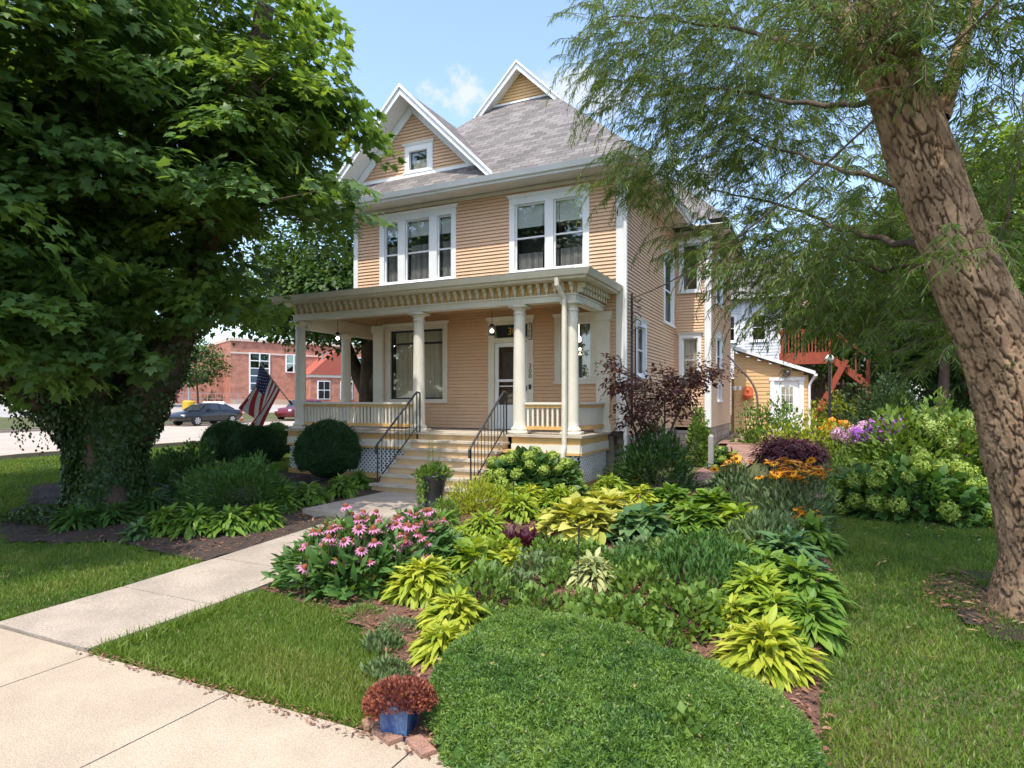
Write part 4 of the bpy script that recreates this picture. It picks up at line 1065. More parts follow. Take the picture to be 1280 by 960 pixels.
thin = [([(1170,240,5.8),(1060,215,7.4),(985,190,8.8),(900,160,10)],.05,.014), ([(1150,310,5.9),(1050,285,7.8),(975,255,9.2),(880,235,10.4)],.055,.014), ([(1110,100,5.7),(1000,60,7.4),(880,30,9.2),(760,20,10.2)],.065,.014),
        ([(1180,330,6.0),(1090,335,7.6),(1000,300,9.0),(930,320,10)],.045,.012), ([(1090,40,5.7),(960,-10,7.2),(840,-30,8.8)],.065,.018), ([(1225,380,5.9),(1262,250,6.4),(1280,120,6.8)],.035,.012), ([(1210,260,5.9),(1245,330,6.3),(1262,420,6.6)],.03,.01),
        ([(1200,330,6.1),(1130,390,7.2),(1050,420,8.8)],.035,.01), ([(1130,120,5.8),(1010,130,7.6),(900,110,9.4),(800,120,10.4)],.055,.014)]
for p, a, c in thin:
    b = MB(); pp, rr = limb([at(*q) for q in p], a*.68, c*.6); b.tube([q+Vector(rdir(1)[0])*.03 for q in pp], rr, 8); b.build('branch', MBARK, willow, smooth=True)
# hanging branchlets: centre, radii, number, branchlet length
G_ = [(at(930,40,9.6),(2.5,1.6,1.4),360,1.4), (at(815,60,10.2),(1.2,1.3,1.25),120,1.4), (at(870,190,10.2),(1.6,1.2,.75),120,1.25), (at(815,225,10.4),(.85,.9,.38),50,1.0), (at(980,180,9.6),(1.4,1.3,1.2),150,1.35), (at(905,300,10.2),(1.1,1.0,.45),75,1.05), (at(1015,330,9.2),(1.5,1.4,.9),230,1.25),
      (at(1090,290,7.6),(.85,1.1,1.1),170,1.0), (at(1090,390,7.8),(.8,1.0,.36),120,.85), (at(1015,392,9.2),(.9,.9,.30),50,.8), (at(1080,30,5.4),(.7,.6,.30),120,.7), (at(1210,40,5.2),(.8,.8,.45),170,.8), (at(1255,200,6.4),(.7,.8,.8),170,.9),
      (at(1275,350,6.6),(.55,.8,.8),130,.85), (at(1200,310,4.75),(.22,.22,.2),16,.5), (at(1135,90,4.9),(.25,.2,.12),14,.45), (at(1195,430,6.3),(.7,.9,.4),80,.7), (at(960,110,9.4),(1.7,1.4,1.0),140,1.3),(at(1190,-140,5.4),(1.7,1.4,.8),200,1.2),(at(765,20,10.2),(.5,.7,.8),36,1.1),((2.3,4.4,6.6),(1.9,2.3,.6),360,.9)]
lf = LF(); tw = LF()
for c, rad, num, ln in G_:
    c = np.array(c); far = float(np.hypot(c[0], c[1])) > 8.2
    for i in range(int(num*(1.6 if far else 1.4))):
        d = rdir(1)[0]; p0 = c+d*np.array(rad)*R.random()**.45
        h = nrm(np.array([d[0]-.25, d[1]+.05, .15+.35*R.random()])+rdir(1)[0]*.5)
        L = ln*.72*(.5+.8*R.random()); m = max(6, int(L/(.022 if far else .017))); s = np.linspace(0, 1, m)[:,None]
        cv = p0+h*(L*s*(1-.35*s))-UP*(L*.55*s**2)*(.2+1.2*R.random())
        T = np.gradient(cv, axis=0); T = nrm(T)
        sd = nrm(np.cross(T, UP)+1e-6)*np.where(np.arange(m) % 2, 1, -1)[:,None]
        D = T*.6+sd*(.55+.4*R.random((m,1)))-UP*(.30+.6*R.random((m,1)))+rdir(m)*.35
        t0 = .42+.2*R.normal()
        lf.add(TWIL, cv, D, rdir(m)*.8+UP*.3, (.125 if far else .096)*(.55+.7*R.random(m)), np.clip(t0+.15*R.normal(size=m), 0, 1))
        st = max(1, m//5)
        for k in range(0, m-st, st): lf.stick(cv[k], cv[min(k+st,m-1)], .0045, .003, 1)
lf.build('crown', [WILLOW, TWIG], willow)
# ------------------------------------------------------------------ trees behind
def far_tree(name, base, label, cs, n, per, rad, T, size, mat, group=None, trunk_r=.2, fork=None, cat='tree', up=.6, bark=MBARK):
    bz = float(gz(base[0], base[1])); o = empty(name, (base[0], base[1], bz), label, cat, group)
    b = MB(); top = cs[0][0]
    pp, rr = limb([(base[0],base[1],bz-.1), (base[0]+.05,base[1],bz+(top[2]-bz)*.4), (top[0],top[1],top[2]+.3*cs[0][1][2])], trunk_r, trunk_r*.35); b.tube(pp, rr, 12, ring=fl)
    for f in fork or []:
        pp, rr = limb(f[0], f[1], f[2]); b.tube(pp, rr, 10, ring=fl)
    b.build('trunk', bark, o, smooth=True)
    lf = LF(); P, O = crown_points(cs, n, .55); sprays(lf, P, O, per, rad, T, size, up=up); lf.build('crown', mat, o); return o
far_tree('shade_tree', (-15.4,19.4), 'dark trunked tree growing beyond the left end of the porch', [((-15.0,19.4,7.6),(4.6,4.2,3.9)), ((-17.6,17.0,5.6),(3.0,2.6,1.5)), ((-14.6,16.6,5.4),(2.2,1.8,1.2)), ((-18.5,20,6.6),(3.2,2.8,2.4)), ((-13.6,20.4,10.4),(2.6,2.4,1.8))], 2600, 12, .5, TDW, .20, TREEL, trunk_r=.55,
         fork=[([(-15.4,19.4,1.9),(-16.0,19.3,3.0),(-16.5,19.0,4.5),(-17.6,18.6,6.2)],.34,.12), ([(-15.4,19.4,1.9),(-14.75,19.4,3.0),(-14.3,19.3,4.4),(-13.6,19.6,6.2)],.36,.12)])
far_tree('street_tree', (-39.9,31.0), 'small round topped young tree standing in the verge beside the parking lot', [((-40.2,31.0,4.5),(2.2,2.2,1.7)), ((-40.8,30.8,5.8),(1.5,1.5,1.3))], 420, 12, .4, TDW, .20, TREEL, trunk_r=.10)
far_tree('red_leaved_tree', (-52.2,37.4), 'slim dark red leaved tree at the left corner of the brick building', [((-52.2,37.4,4.0),(1.4,1.4,2.3))], 260, 10, .35, TDW, .2, REDM, trunk_r=.08)
BGT = [('tall bushy tree behind the terrace lean-to', (2.0,42,0), [((2.0,42,7.5),(4.2,3.5,5.2))], TREEL), ('dark tall tree behind the garden left of the leaning willow trunk', (6.5,38,0), [((6.5,38,7.0),(4.4,3.4,6.0))], TREED),
       ('broad green tree behind the bright yellow green one at the right edge', (8.5,36,0), [((8.5,36,7.0),(4.6,3.4,6.5))], TREEL), ('bright yellow green tree showing beside the willow trunk', (6.0,27.3,0), [((6.0,27.3,7.3),(2.7,2.5,4.6))], TREEY),
       ('dense dark tree behind the panicle hydrangea at the right edge', (16.0,33,0), [((16,33,6.5),(5,4,6.5))], TREED), ('mid green tree closing the gap over the red deck', (4.2,31,0), [((4.6,31,5.6),(2.3,2.0,3.4))], TREEL), ('light leaved tree overhanging the back border', (4.0,26.5,0), [((4.0,26.5,7.2),(2.1,2.0,2.8))], TREEL)]
for lab, bs, cs, mt in BGT:
    far_tree('garden_tree', bs[:2], lab, cs, 950, 12, .55, TDW, .24, mt, 'trees closing the back of the garden', trunk_r=.22)
for lab, bs in (('treetop row tree left of the brick building', (-62,30,0)), ('treetop row tree behind the brick building', (-58,62,0)), ('treetop row tree right of the brick building', (-40,78,0)), ('far tree behind the house to the left', (-26,60,0))):
    far_tree('distant_tree', bs[:2], lab, [((bs[0],bs[1],8.5),(6,6,6.5))], 420, 12, .9, TDW, .5, TREEL, 'distant trees along the street', trunk_r=.3)
# ================================================================== PLANTS
def TB(w, droop=.45, rows=4):
    return T_blade(rows, w, droop, .35, prof=lambda t: math.sin(PI*min(1,(t*.92+.06))**.8)**.8)
def hosta(px, py, r, h, n, L, w, mat, label, droop=.5, group='hosta clumps', pos=None, name='hosta'):
    p = spot(px, py) if pos is None else pos
    n = int(n*2.5); L = L*.66; w = w*1.08
    lf = LF(); az = np.arange(n)*2.39996+R.normal(size=n)*.25; q = np.sqrt((np.arange(n)+.5)/n)
    rad = q*r*(.62+.22*R.random(n))
    out = np.column_stack([np.cos(az), np.sin(az), 0*az])
    P = np.array(p)+out*rad[:,None]*.75+UP*((h*(.95-.72*q**1.6))*(.85+.3*R.random(n)))[:,None]
    P[:,2] = np.maximum(P[:,2], gz(P[:,0], P[:,1])+.04)
    D = out*(.55+.45*q)[:,None]+UP*(.70-.75*q)[:,None]+rdir(n)*.42
    Nn = UP*.9+out*.2+rdir(n)*.22
    S = L*(.55+.75*R.random(n))*(.85+.2*q)
    sel = R.integers(0, 3, n); ti = np.clip(.5+.24*R.normal(size=n), 0, 1)
    for k_, dm in enumerate((.5, 1.0, 1.7)):
        m_ = sel == k_; lf.add(TB(w*(1.1,1,.9)[k_], droop*dm), P[m_], D[m_], Nn[m_], S[m_], ti[m_])
    for i in range(0, n, 2): lf.stick(np.array(p)+out[i]*.05, P[i], .006, .005, 0, .2)
    o = lf.build(name, mat, None, origin=tuple(p), smooth=False); return props(o, label, 'plant', group)
def dome(lf, p, rx, ry, h, n, T, size, up=.5, lump=.18, shell=.55, tint=.45, tv=.2, W=None, rot=0.0, base=.0, droop=.0, fr=2.0, m=0):
    d = rdir(n); d[:,2] = np.abs(d[:,2])-.12*R.random(n)
    ns = np.array([mnoise.noise(Vector((x*fr+p[0]*3, y*fr+p[1]*3, z*fr))) for x,y,z in d])
    s = (shell+(1-shell)*R.random(n)**.6)*(1+lump*1.6*ns)
    q = d*s[:,None]*np.array([rx, ry, h])
    if rot:
        c, sn = math.cos(rot), math.sin(rot); q = np.column_stack([q[:,0]*c-q[:,1]*sn, q[:,0]*sn+q[:,1]*c, q[:,2]])
    P = np.array(p)+q; P[:,2] = np.maximum(P[:,2]+base, gz(P[:,0], P[:,1])+.03)
    D = d*(1-up)+UP*up+rdir(n)*.45-UP*droop
    lf.add(T, P, D, d*.6+UP*.6+rdir(n)*.4, size*(.65+.7*R.random(n)), np.clip(tint+.5*ns*tv*2+tv*R.normal(size=n), 0, 1), W=W, m=m)
    return P, d
def stems(lf, p, rx, ry, h, k, m, r=.006, tint=.3):
    for i in range(k):
        a = 2*PI*R.random(); q = R.random()**.5*.7
        lf.stick(np.array(p)+np.array([math.cos(a),math.sin(a),0])*.12*rx, np.array(p)+np.array([math.cos(a)*rx*q, math.sin(a)*ry*q, h*.75]), r, r*.6, m, tint)
def bush(name, px, py, rx, ry, h, n, T, size, mat, label, cat='shrub', pos=None, group=None, **kw):
    p = spot(px, py) if pos is None else pos
    lf = LF(); P, d = dome(lf, p, rx, ry, h, n, T, size, **kw); stems(lf, p, rx, ry, h, 10, 1)
    o = lf.build(name, [mat, TWIG], None, origin=tuple(p)); props(o, label, cat, group); return o, P, d
def heads(parent, mesh_obj, pts, smin, smax, name, tilt=.3):
    """copies of one flower as parts of its plant"""
    base = ORG[parent.name]; first = True
    for q in pts:
        c = mesh_obj if first else copy_of(mesh_obj, parent)
        first = False
        c.location = Vector(q)-base; s = smin+(smax-smin)*R.random(); c.scale = (s, s, s)
        c.rotation_euler = (tilt*R.normal(), tilt*R.normal(), 6.28*R.random())
def ball_head(parent, mat, r=.09, n=150, sz=.022, flat=.85):
    lf = LF(); d = rdir(n); d[:,2] *= flat
    lf.add(T_flat(.9,.1), d*r*(.9+.15*R.random((n,1))), rdir(n), d+rdir(n)*.2, sz*1.5)
    lf.add(T_flat(.9,.1), d*r*.88, np.cross(d, rdir(n)), d+rdir(n)*.2, sz*1.9, .2)
    me = lf.build('flower_head', mat); me.parent = parent; return me
def daisy(parent, petal, npet, L, w, dro, conr, conh, conmat=CONE):
    lf = LF(); a = np.arange(npet)*2*PI/npet; o = np.column_stack([np.cos(a), np.sin(a), 0*a])
    lf.add(T_flat(w,.05), o*conr*.6, o-UP*dro, UP+0*o, L, .3+.5*R.random(npet))
    V = []; F = []
    for i,(rr,z) in enumerate(((conr,-.2*conh),(conr*.95,.35*conh),(conr*.6,.8*conh),(.001,conh))):
        for k in range(7): V.append((rr*math.cos(2*PI*k/7), rr*math.sin(2*PI*k/7), z))
    for i in range(3):
        for k in range(7):
            j = (k+1)%7; F += [(i*7+k,i*7+j,i*7+7+j),(i*7+k,i*7+7+j,i*7+7+k)]
    lf.raw(V, F, .5, 1)
    me = lf.build('flower', [petal, conmat]); me.parent = parent; return me
# ---- coneflowers beside the walk
p = Vector((-4.42,5.45,float(gz(-4.42,5.45))))
lf = LF(); P, d = dome(lf, p, .92, .78, .62, 2300, TB(.36,.35,3), .15, up=.25, lump=.12, shell=.35, tint=.4)
P2, d2 = dome(lf, p+Vector((.35,.55,0)), .48, .5, .6, 700, TB(.36,.35,3), .14, up=.25, lump=.12, shell=.35, tint=.4)
k = np.where((P[:,2] > p.z+.32) | ((P[:,2] > p.z+.2) & (P[:,0]*.6-P[:,1]*.8 > p.x*.6-p.y*.8+.2)))[0]; ks = R.choice(k, 80, replace=False); FP = P[ks]+UP*(.05+.15*R.random((80,1)))+np.array([.6,-.8,0])*.06
k = np.where(P2[:,2] > p.z+.36)[0]; ks = R.choice(k, 20, replace=False); FP = np.concatenate([FP, P2[ks]+UP*(.10+.08*R.random((20,1)))])
for q in FP: lf.stick(q-np.array([0,0,.3]), q, .005, .004, 1, .4)
cone = lf.build('coneflower_clump', [HDARK, STEM], None, origin=tuple(p)); props(cone, 'large clump of pink coneflowers with russet centres beside the front walk', 'flowers')
heads(cone, daisy(cone, PINK, 11, .048, .34, .42, .021, .026), FP, 1.1, 1.6, 'flower', .28)
# ---- chartreuse hostas in the bed front
hosta(527,748,.50,.34,150,.24,.34,CHART,'largest chartreuse hosta clump right of the coneflowers, rearmost of the three')
hosta(568,787,.40,.28,110,.21,.34,CHART,'middle chartreuse hosta of the three along the lawn edge, reaching furthest into the mulch')
hosta(556,822,.36,.22,100,.19,.32,CHART,'front chartreuse hosta nearest the blue square pot')
hosta(958,838,.46,.32,130,.25,.30,CHART,'bright yellow green hosta at the front right corner of the bed by the lawn')
hosta(945,765,.42,.34,100,.26,.34,LIME,'lime hosta directly behind the bright corner hosta')
hosta(1003,760,.44,.36,105,.28,.40,HGREEN,'mid green hosta at the right lawn edge behind the bright corner hosta')
hosta(985,712,.46,.36,100,.28,.42,HBLUE,'blue green hosta at the right lawn edge, furthest back of that row')
hosta(932,725,.30,.30,60,.24,.38,HGREEN,'small green hosta left of the blue green one at the lawn edge')
hosta(1008,800,.36,.30,80,.24,.36,HGREEN,'green hosta at the lawn edge just right of the bright corner hosta')
hosta(965,790,.36,.30,90,.24,.32,LIME,'lime green hosta squeezed behind the bright corner hosta, right half')
hosta(1012,690,.42,.34,90,.26,.42,HGREEN,'green hosta at the lawn edge below the orange daisies')
hosta(960,735,.36,.32,80,.24,.4,HGREEN,'green hosta in the middle of the lawn edge row')
hosta(915,790,.28,.24,60,.2,.34,CHART,'small chartreuse hosta left of the bright corner hosta')
hosta(480,735,.30,.26,70,.2,.34,CHART,'small chartreuse hosta at the right foot of the coneflowers')
hosta(660,635,.45,.34,90,.22,.34,CHART,'chartreuse hosta right at the foot of the lime hydrangea')
hosta(800,640,.5,.36,90,.24,.5,CHART,'chartreuse hosta between the gold hostas and the brick path')
hosta(570,690,.34,.28,70,.2,.36,LIME,'lime hosta behind the largest chartreuse clump')
# ---- the big hostas in the middle
hosta(722,676,.66,.46,120,.34,.72,GOLDH,'biggest hosta of the bed, pale gold with broad rounded leaves', .35)
hosta(760,655,.60,.42,90,.30,.66,GOLDH,'second pale gold broad leaved hosta, behind the biggest one', .35)
hosta(802,680,.52,.42,80,.32,.80,HBLUE,'blue green broad leaved hosta right of the pale gold ones', .35)
hosta(838,640,.50,.36,80,.28,.62,HGREEN,'broad green hosta behind the blue green one, near the brick path', .35)
hosta(890,650,.55,.38,90,.30,.62,HGREEN,'broad green hosta in the middle right of the bed, with the widest spread', .35)
hosta(868,668,.5,.36,80,.28,.62,HGREEN,'broad green hosta in front of its widest spreading neighbour', .35)
hosta(925,668,.45,.34,70,.28,.6,LIME,'lime tinged broad hosta right of the two broad green ones', .35)
hosta(700,640,.5,.36,110,.22,.32,LIME,'narrow leaved lime hosta in front of the lime hydrangea', .5)
hosta(762,622,.55,.36,120,.22,.34,LIME,'narrow leaved lime hosta behind the pale gold hostas', .5)
hosta(650,650,.48,.34,110,.22,.34,LIME,'lime hosta left of the pale gold clumps, behind the purple coral bells', .5)
hosta(605,672,.46,.32,100,.20,.34,LIME,'lime hosta in front of the yellow green spirea', .5)
hosta(552,672,.44,.32,90,.20,.34,HGREEN,'green hosta just right of the black urn', .5)
hosta(745,603,.45,.40,90,.24,.34,VARI,'cream streaked hosta right of the lime hydrangea', .5)
hosta(790,608,.4,.34,80,.22,.32,LIME,'lime hosta at the back of the bed beside the brick path', .5)
hosta(742,735,.36,.30,80,.20,.36,VARI,'cream edged hosta in the open mulch at the centre of the bed', .5)
hosta(592,722,.36,.34,40,.26,.62,LIME,'loose lime hosta with few big leaves behind the chartreuse row', .3)
hosta(640,715,.26,.24,36,.18,.5,CHART,'small yellow hosta in front of the purple coral bells', .4)
hosta(912,612,.55,.40,110,.26,.34,HDARK,'dark green hosta right of the brick path below the black eyed susans', .5)
# ---- the shaded hostas and ferns on the left
for i, (x, y, r, lab) in enumerate([(205,668,.42,'leftmost green hosta of the row edging the shaded left bed'),(245,668,.45,'second green hosta from the left in the row edging the shaded bed'),(288,668,.45,'third green hosta in the row edging the shaded bed'),(325,662,.42,'rightmost green hosta of the front row edging the shaded bed'),
      (352,640,.36,'green hosta beside the walk where the shaded bed turns'),(385,632,.45,'broad leaved hosta below the round yew by the steps'),(425,622,.42,'hosta at the foot of the round yew beside the landing'),(448,612,.34,'last hosta of the row, next to the bottom step')]):
    hosta(x, y, r, .34, 95, .24, .36, HGREEN, lab, .55, 'shade hostas along the left bed')
hosta(172,676,.26,.22,50,.18,.5,HBLUE,'small silvery blue hosta in the shaded bed near the maple trunk',.4)
for x, y, lab in ((140,655,'fern at the foot of the ivy trunk'),(190,640,'fern right of the ivy trunk'),(95,662,'fern left of the ivy trunk at the mulch'),(225,622,'fern behind the shaded hosta row')):
    hosta(x, y, .42, .30, 70, .30, .22, HDARK, lab, .5, 'ferns round the maple trunk', name='fern')
bush('ground_ivy', 60, 650, .9, .5, .18, 900, TDW, .06, IVY, 'low dark ivy creeping over the soil left of the maple trunk', 'ground cover', lump=.3)
# ---- clipped yews and the dark spreading shrubs
def yew(px, py, r, h, label, name='clipped_yew', n=15000):
    n = int(n*1.25)
    p = spot(px, py); lf = LF()
    d = rdir(n); d[:,2] = np.where(d[:,2] < -.55, -d[:,2], d[:,2])
    ns = np.array([mnoise.noise(Vector((x*2.4+p.x, y*2.4, z*2.4)))*.09+mnoise.noise(Vector((x*8+p.x, y*8, z*8)))*.06 for x,y,z in d])
    P = np.array(p)+d*np.array([r, r, h*.5])*(1+ns-.07*R.random(n)**2+.16*(R.random(n) < .07)*R.random(n)**2)[:,None]+UP*h*.5
    lf.add(T_flat(.24), P, d*.8+UP*.25+rdir(n)*.7, rdir(n), .06*(.7+.6*R.random(n)), np.clip(.45+5*ns+.2*R.normal(size=n), 0, 1))
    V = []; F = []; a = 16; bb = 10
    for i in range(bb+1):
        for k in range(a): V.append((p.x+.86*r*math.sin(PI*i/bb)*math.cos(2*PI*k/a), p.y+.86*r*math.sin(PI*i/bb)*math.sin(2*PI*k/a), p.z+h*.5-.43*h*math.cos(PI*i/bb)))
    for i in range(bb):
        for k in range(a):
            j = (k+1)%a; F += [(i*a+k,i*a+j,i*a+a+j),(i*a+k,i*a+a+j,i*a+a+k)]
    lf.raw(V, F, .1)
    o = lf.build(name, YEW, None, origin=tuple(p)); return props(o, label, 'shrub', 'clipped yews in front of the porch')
yew(410,603,.66,1.28,'big round clipped yew right beside the porch steps', n=20000)
yew(320,590,.62,1.12,'round clipped yew in the middle of the shaded bed, front of two')
yew(286,582,.66,1.14,'round clipped yew overlapping behind the middle one, furthest left')
yew(346,576,.42,1.05,'dark narrow yew standing close to the porch corner column')
bush('spreading_shrub', 300, 640, 1.0, .85, .85, 11000, TFN, .075, HDARK, 'low feathery spreading dark green shrub in the shaded bed', up=.1, droop=.15, lump=.25)
bush('leafy_shrub', 228, 598, .95, .6, .72, 2600, TD, .085, DGREEN, 'loose dark shrub with upright shoots between the maple trunk and the yews', up=.5, lump=.4)
bush('leafy_shrub', 185, 610, .6, .5, .45, 1100, TD, .08, DGREEN, 'small dark shrub tucked against the right side of the maple trunk', up=.5, lump=.4)
# ---- lime hydrangeas
def hydrangea(px, py, rx, ry, h, n, nb, label, rb=.085, mat=DGREEN, hm=HYD, name='hydrangea', pos=None, white=0):
    p = spot(px, py) if pos is None else pos
    lf = LF(); P, d = dome(lf, p, rx, ry, h, n, TB(.75,.3,3), .14, up=.15, lump=.12, shell=.5); stems(lf, p, rx, ry, h, 12, 1)
    o = lf.build(name, [mat, TWIG], None, origin=tuple(p)); props(o, label, 'shrub', 'hydrangeas')
    pts = []; tries = 0
    while len(pts) < nb and tries < 4000:
        tries += 1; e = rdir(1)[0]; e[2] = abs(e[2])*.9+.08; e = nrm(e)
        q = np.array(p)+e*np.array([rx,ry,h])*(.98+.1*R.random())
        if all(np.linalg.norm(q-w) > rb*1.75 for w in pts): pts.append(q)
    heads(o, ball_head(o, hm, rb), pts, .75, 1.2, 'flower_head', .4)
    if white:
        w = ball_head(o, HYDW, rb); w.location = Vector(pts[0])-Vector(p)+Vector((.1,-.2,-.25))
    return o
hydrangea(664,620,1.0,.75,.80,1700,46,'lime flowered hydrangea beside the right side of the porch steps', .105)
hydrangea(1140,645,1.15,.9,.82,1900,40,'lime ball hydrangea at the lawn edge left of the willow trunk',.125, HDARK, white=1)
hydrangea(1215,640,.7,.6,.5,700,12,'smaller ball hydrangea half hidden by the willow trunk',.10, HDARK)
hydrangea(905,572,.34,.34,.5,260,9,'small hydrangea with pale lime balls by the stone foundation corner',.085)
p = spot(1172,612); lf = LF()
for k in range(3): dome(lf, p+Vector((-.6+.6*k,.2*k,0)), 1.0, .9, 1.55+.2*(k == 1), 1500, TD, .15, up=.3, lump=.2, tint=.6)
P, d = dome(lf, p, 1.45, 1.1, 1.65, 900, TD, .14, up=.3, lump=.25); stems(lf, p, 1.2, 1, 1.5, 16, 1, .012)
o = lf.build('panicle_hydrangea', [LGREEN, TWIG], None, origin=tuple(p)); props(o, 'tall panicle hydrangea with pale lime flower cones at the back right border', 'shrub')
k = np.where(P[:,2] > p.z+.5)[0]; ks = R.choice(k, 52, replace=False)
heads(o, ball_head(o, HYDM, .085, flat=1.4), P[ks]+UP*.04, .7, 1.25, 'flower_head', .4)
# ---- spirea, coral bells, herbs
bush('spirea', 596, 640, .55, .5, .52, 2600, TDN, .06, YLIME, 'yellow green fine leaved spirea beside the bottom steps', up=.45, lump=.3)
bush('coral_bells', 655, 690, .36, .26, .24, 420, TDW, .10, PLUM, 'low plum purple coral bells in the middle of the bed', 'plant', up=.2, lump=.25)
bush('perennial_clump', 605, 755, .42, .38, .36, 800, TD, .075, LGREEN, 'green leafy clump right of the chartreuse hostas', 'plant', up=.5, group='leafy perennials', lump=.3)
bush('perennial_clump', 550, 700, .36, .30, .32, 500, TD, .075, LGREEN, 'leafy green clump behind the largest chartreuse hosta', 'plant', up=.5, group='leafy perennials', lump=.3)
bush('perennial_clump', 676, 780, .20, .18, .34, 330, TD, .065, LGREEN, 'small upright seedling clump alone in the mulch at the bed centre', 'plant', up=.65, group='leafy perennials')
bush('perennial_clump', 700, 735, .20, .18, .30, 300, TD, .065, LGREEN, 'small upright clump behind the lone seedling clump in the mulch', 'plant', up=.65, group='leafy perennials')
bush('perennial_clump', 672, 725, .30, .25, .28, 420, TD, .07, GREYG, 'dull green clump below the purple coral bells', 'plant', up=.5, group='leafy perennials', lump=.3)
bush('perennial_clump', 800, 745, .34, .30, .34, 600, TD, .075, LGREEN, 'leafy clump right of the cream edged hosta', 'plant', up=.55, group='leafy perennials', lump=.3)
bush('cranesbill', 768, 792, .48, .34, .28, 900, TDW, .07, LGREEN, 'low mound of cut green leaves just behind the groundcover', 'plant', up=.35, lump=.22)
bush('cranesbill', 862, 785, .38, .30, .34, 800, TDW, .07, LGREEN, 'pale green leafy plant in front of the dark phlox mound', 'plant', up=.35, lump=.3)
bush('perennial_clump', 830, 818, .20, .15, .18, 200, TD, .06, LGREEN, 'tiny green clump between the pale leafy plant and the groundcover', 'plant', up=.4, group='leafy perennials')
bush('phlox_mound', 878, 730, .62, .48, .52, 3000, TDN, .085, HDARK, 'dense dark green mound of upright stems left of the lawn edge hostas', 'plant', up=.75, lump=.12)
bush('aster_clump', 958, 690, .50, .45, .46, 1900, TFN, .10, GREYG, 'grey green fine leaved clump beneath the black eyed susans', 'plant', up=.6, lump=.25)
bush('lavender', 478, 812, .16, .14, .12, 500, TFN, .06, GREYG, 'grey green lavender tuft at the lawn edge, the rear one', 'plant', up=.7, group='lavender tufts by the lawn')
bush('lavender', 484, 846, .18, .14, .10, 500, TFN, .055, GREYG, 'grey green lavender tuft just behind the blue pot', 'plant', up=.7, group='lavender tufts by the lawn')
bush('perennial_clump', 815, 700, .4, .3, .26, 500, TD, .07, GREYG, 'low grey green clump in front of the blue green broad hosta', 'plant', up=.5, group='leafy perennials', lump=.3)
for i, (x, y, r, h, n, T, s, mt, lab) in enumerate([
  (500,700,.34,.34,600,TD,.07,LGREEN,'leafy green clump at the right edge of the coneflowers'),(520,665,.36,.34,600,TD,.07,HDARK,'dark green clump in front of the black urn'),(620,700,.32,.26,500,TDW,.07,LIME,'lime leaved clump between the coral bells and the chartreuse row'),
  (690,705,.32,.28,500,TD,.07,LGREEN,'fresh green clump at the right foot of the coral bells'),(640,745,.30,.26,420,TD,.065,GREYG,'dusty green clump right of the loose lime hosta'),(730,705,.3,.24,380,TDW,.07,LGREEN,'low green clump in front of the biggest gold hosta'),
  (790,720,.34,.3,560,TD,.07,HDARK,'dark leafy clump in front of the blue green broad hosta'),(840,705,.3,.28,480,TDN,.08,LGREEN,'light green clump above the phlox mound'),(905,700,.34,.3,520,TD,.075,LGREEN,'light leafy clump between the phlox mound and the asters'),
  (900,775,.24,.24,300,TDN,.075,LGREEN,'thin stemmed clump left of the lime corner hosta'),(725,765,.24,.18,240,TDW,.06,LGREEN,'small low rosette in the open mulch near the dark stake'),(615,785,.2,.16,200,TDW,.07,LGREEN,'small pale rosette between the chartreuse hostas and the groundcover'),
  (575,640,.34,.28,420,TD,.06,YLIME,'small yellow green tuft left of the spirea'),(640,635,.36,.3,500,TD,.075,LIME,'lime clump in front of the hydrangea at the steps'),(700,665,.36,.28,460,TD,.075,LIME,'lime clump left of the biggest gold hosta')]):
    bush('filler_perennial', x, y, r, r*.8, h, n, T, s, mt, lab, 'plant', up=.45, lump=.3, group='small perennials filling the bed')
bush('creeping_thyme', 455, 772, .26, .2, .10, 700, TDN, .035, LGREEN, 'flat green creeping herb at the lawn edge below the coneflowers', 'plant', up=.3, lump=.2)
bush('creeping_thyme', 505, 790, .24, .2, .10, 600, TDN, .035, GREYG, 'flat grey green creeping herb left of the chartreuse hosta row', 'plant', up=.3, lump=.2)
# ---- black eyed susans
p = spot(990,655); lf = LF(); P, d = dome(lf, p, .62, .6, .78, 1600, TDN, .10, up=.5, lump=.2, shell=.3)
P2, d2 = dome(lf, p+Vector((-.75,.3,0)), .5, .5, .80, 900, TDN, .10, up=.5, lump=.2, shell=.3)
pool = np.concatenate([P[P[:,2] > p.z+.48], P[P[:,2] > p.z+.5], P2[P2[:,2] > p.z+.58]]); FP = pool[R.choice(len(pool), 95, replace=False)]+UP*(.10+.16*R.random((95,1)))+rdir(95)*.04
for q in FP: lf.stick(q-np.array([0,0,.3]), q, .004, .003, 1)
o = lf.build('black_eyed_susans', [GREYG, STEM], None, origin=tuple(p)); props(o, 'orange black eyed susans in full flower beside the brick path', 'flowers')
heads(o, daisy(o, ORANGE, 12, .042, .36, .15, .013, .014), FP, 1.3, 1.9, 'flower', .35)
p = spot(1018,668); lf = LF(); dome(lf, p, .22, .2, .22, 160, TDN, .08, up=.5); FP = np.array(p)+np.column_stack([R.normal(size=12)*.12, R.normal(size=12)*.12, .24+.1*R.random(12)])
o = lf.build('black_eyed_susans', [GREYG], None, origin=tuple(p)); props(o, 'small low patch of orange daisies at the lawn corner by the brick edging', 'flowers'); heads(o, daisy(o, ORANGE, 12, .042, .36, .15, .013, .014), FP, .9, 1.3, 'flower', .35)
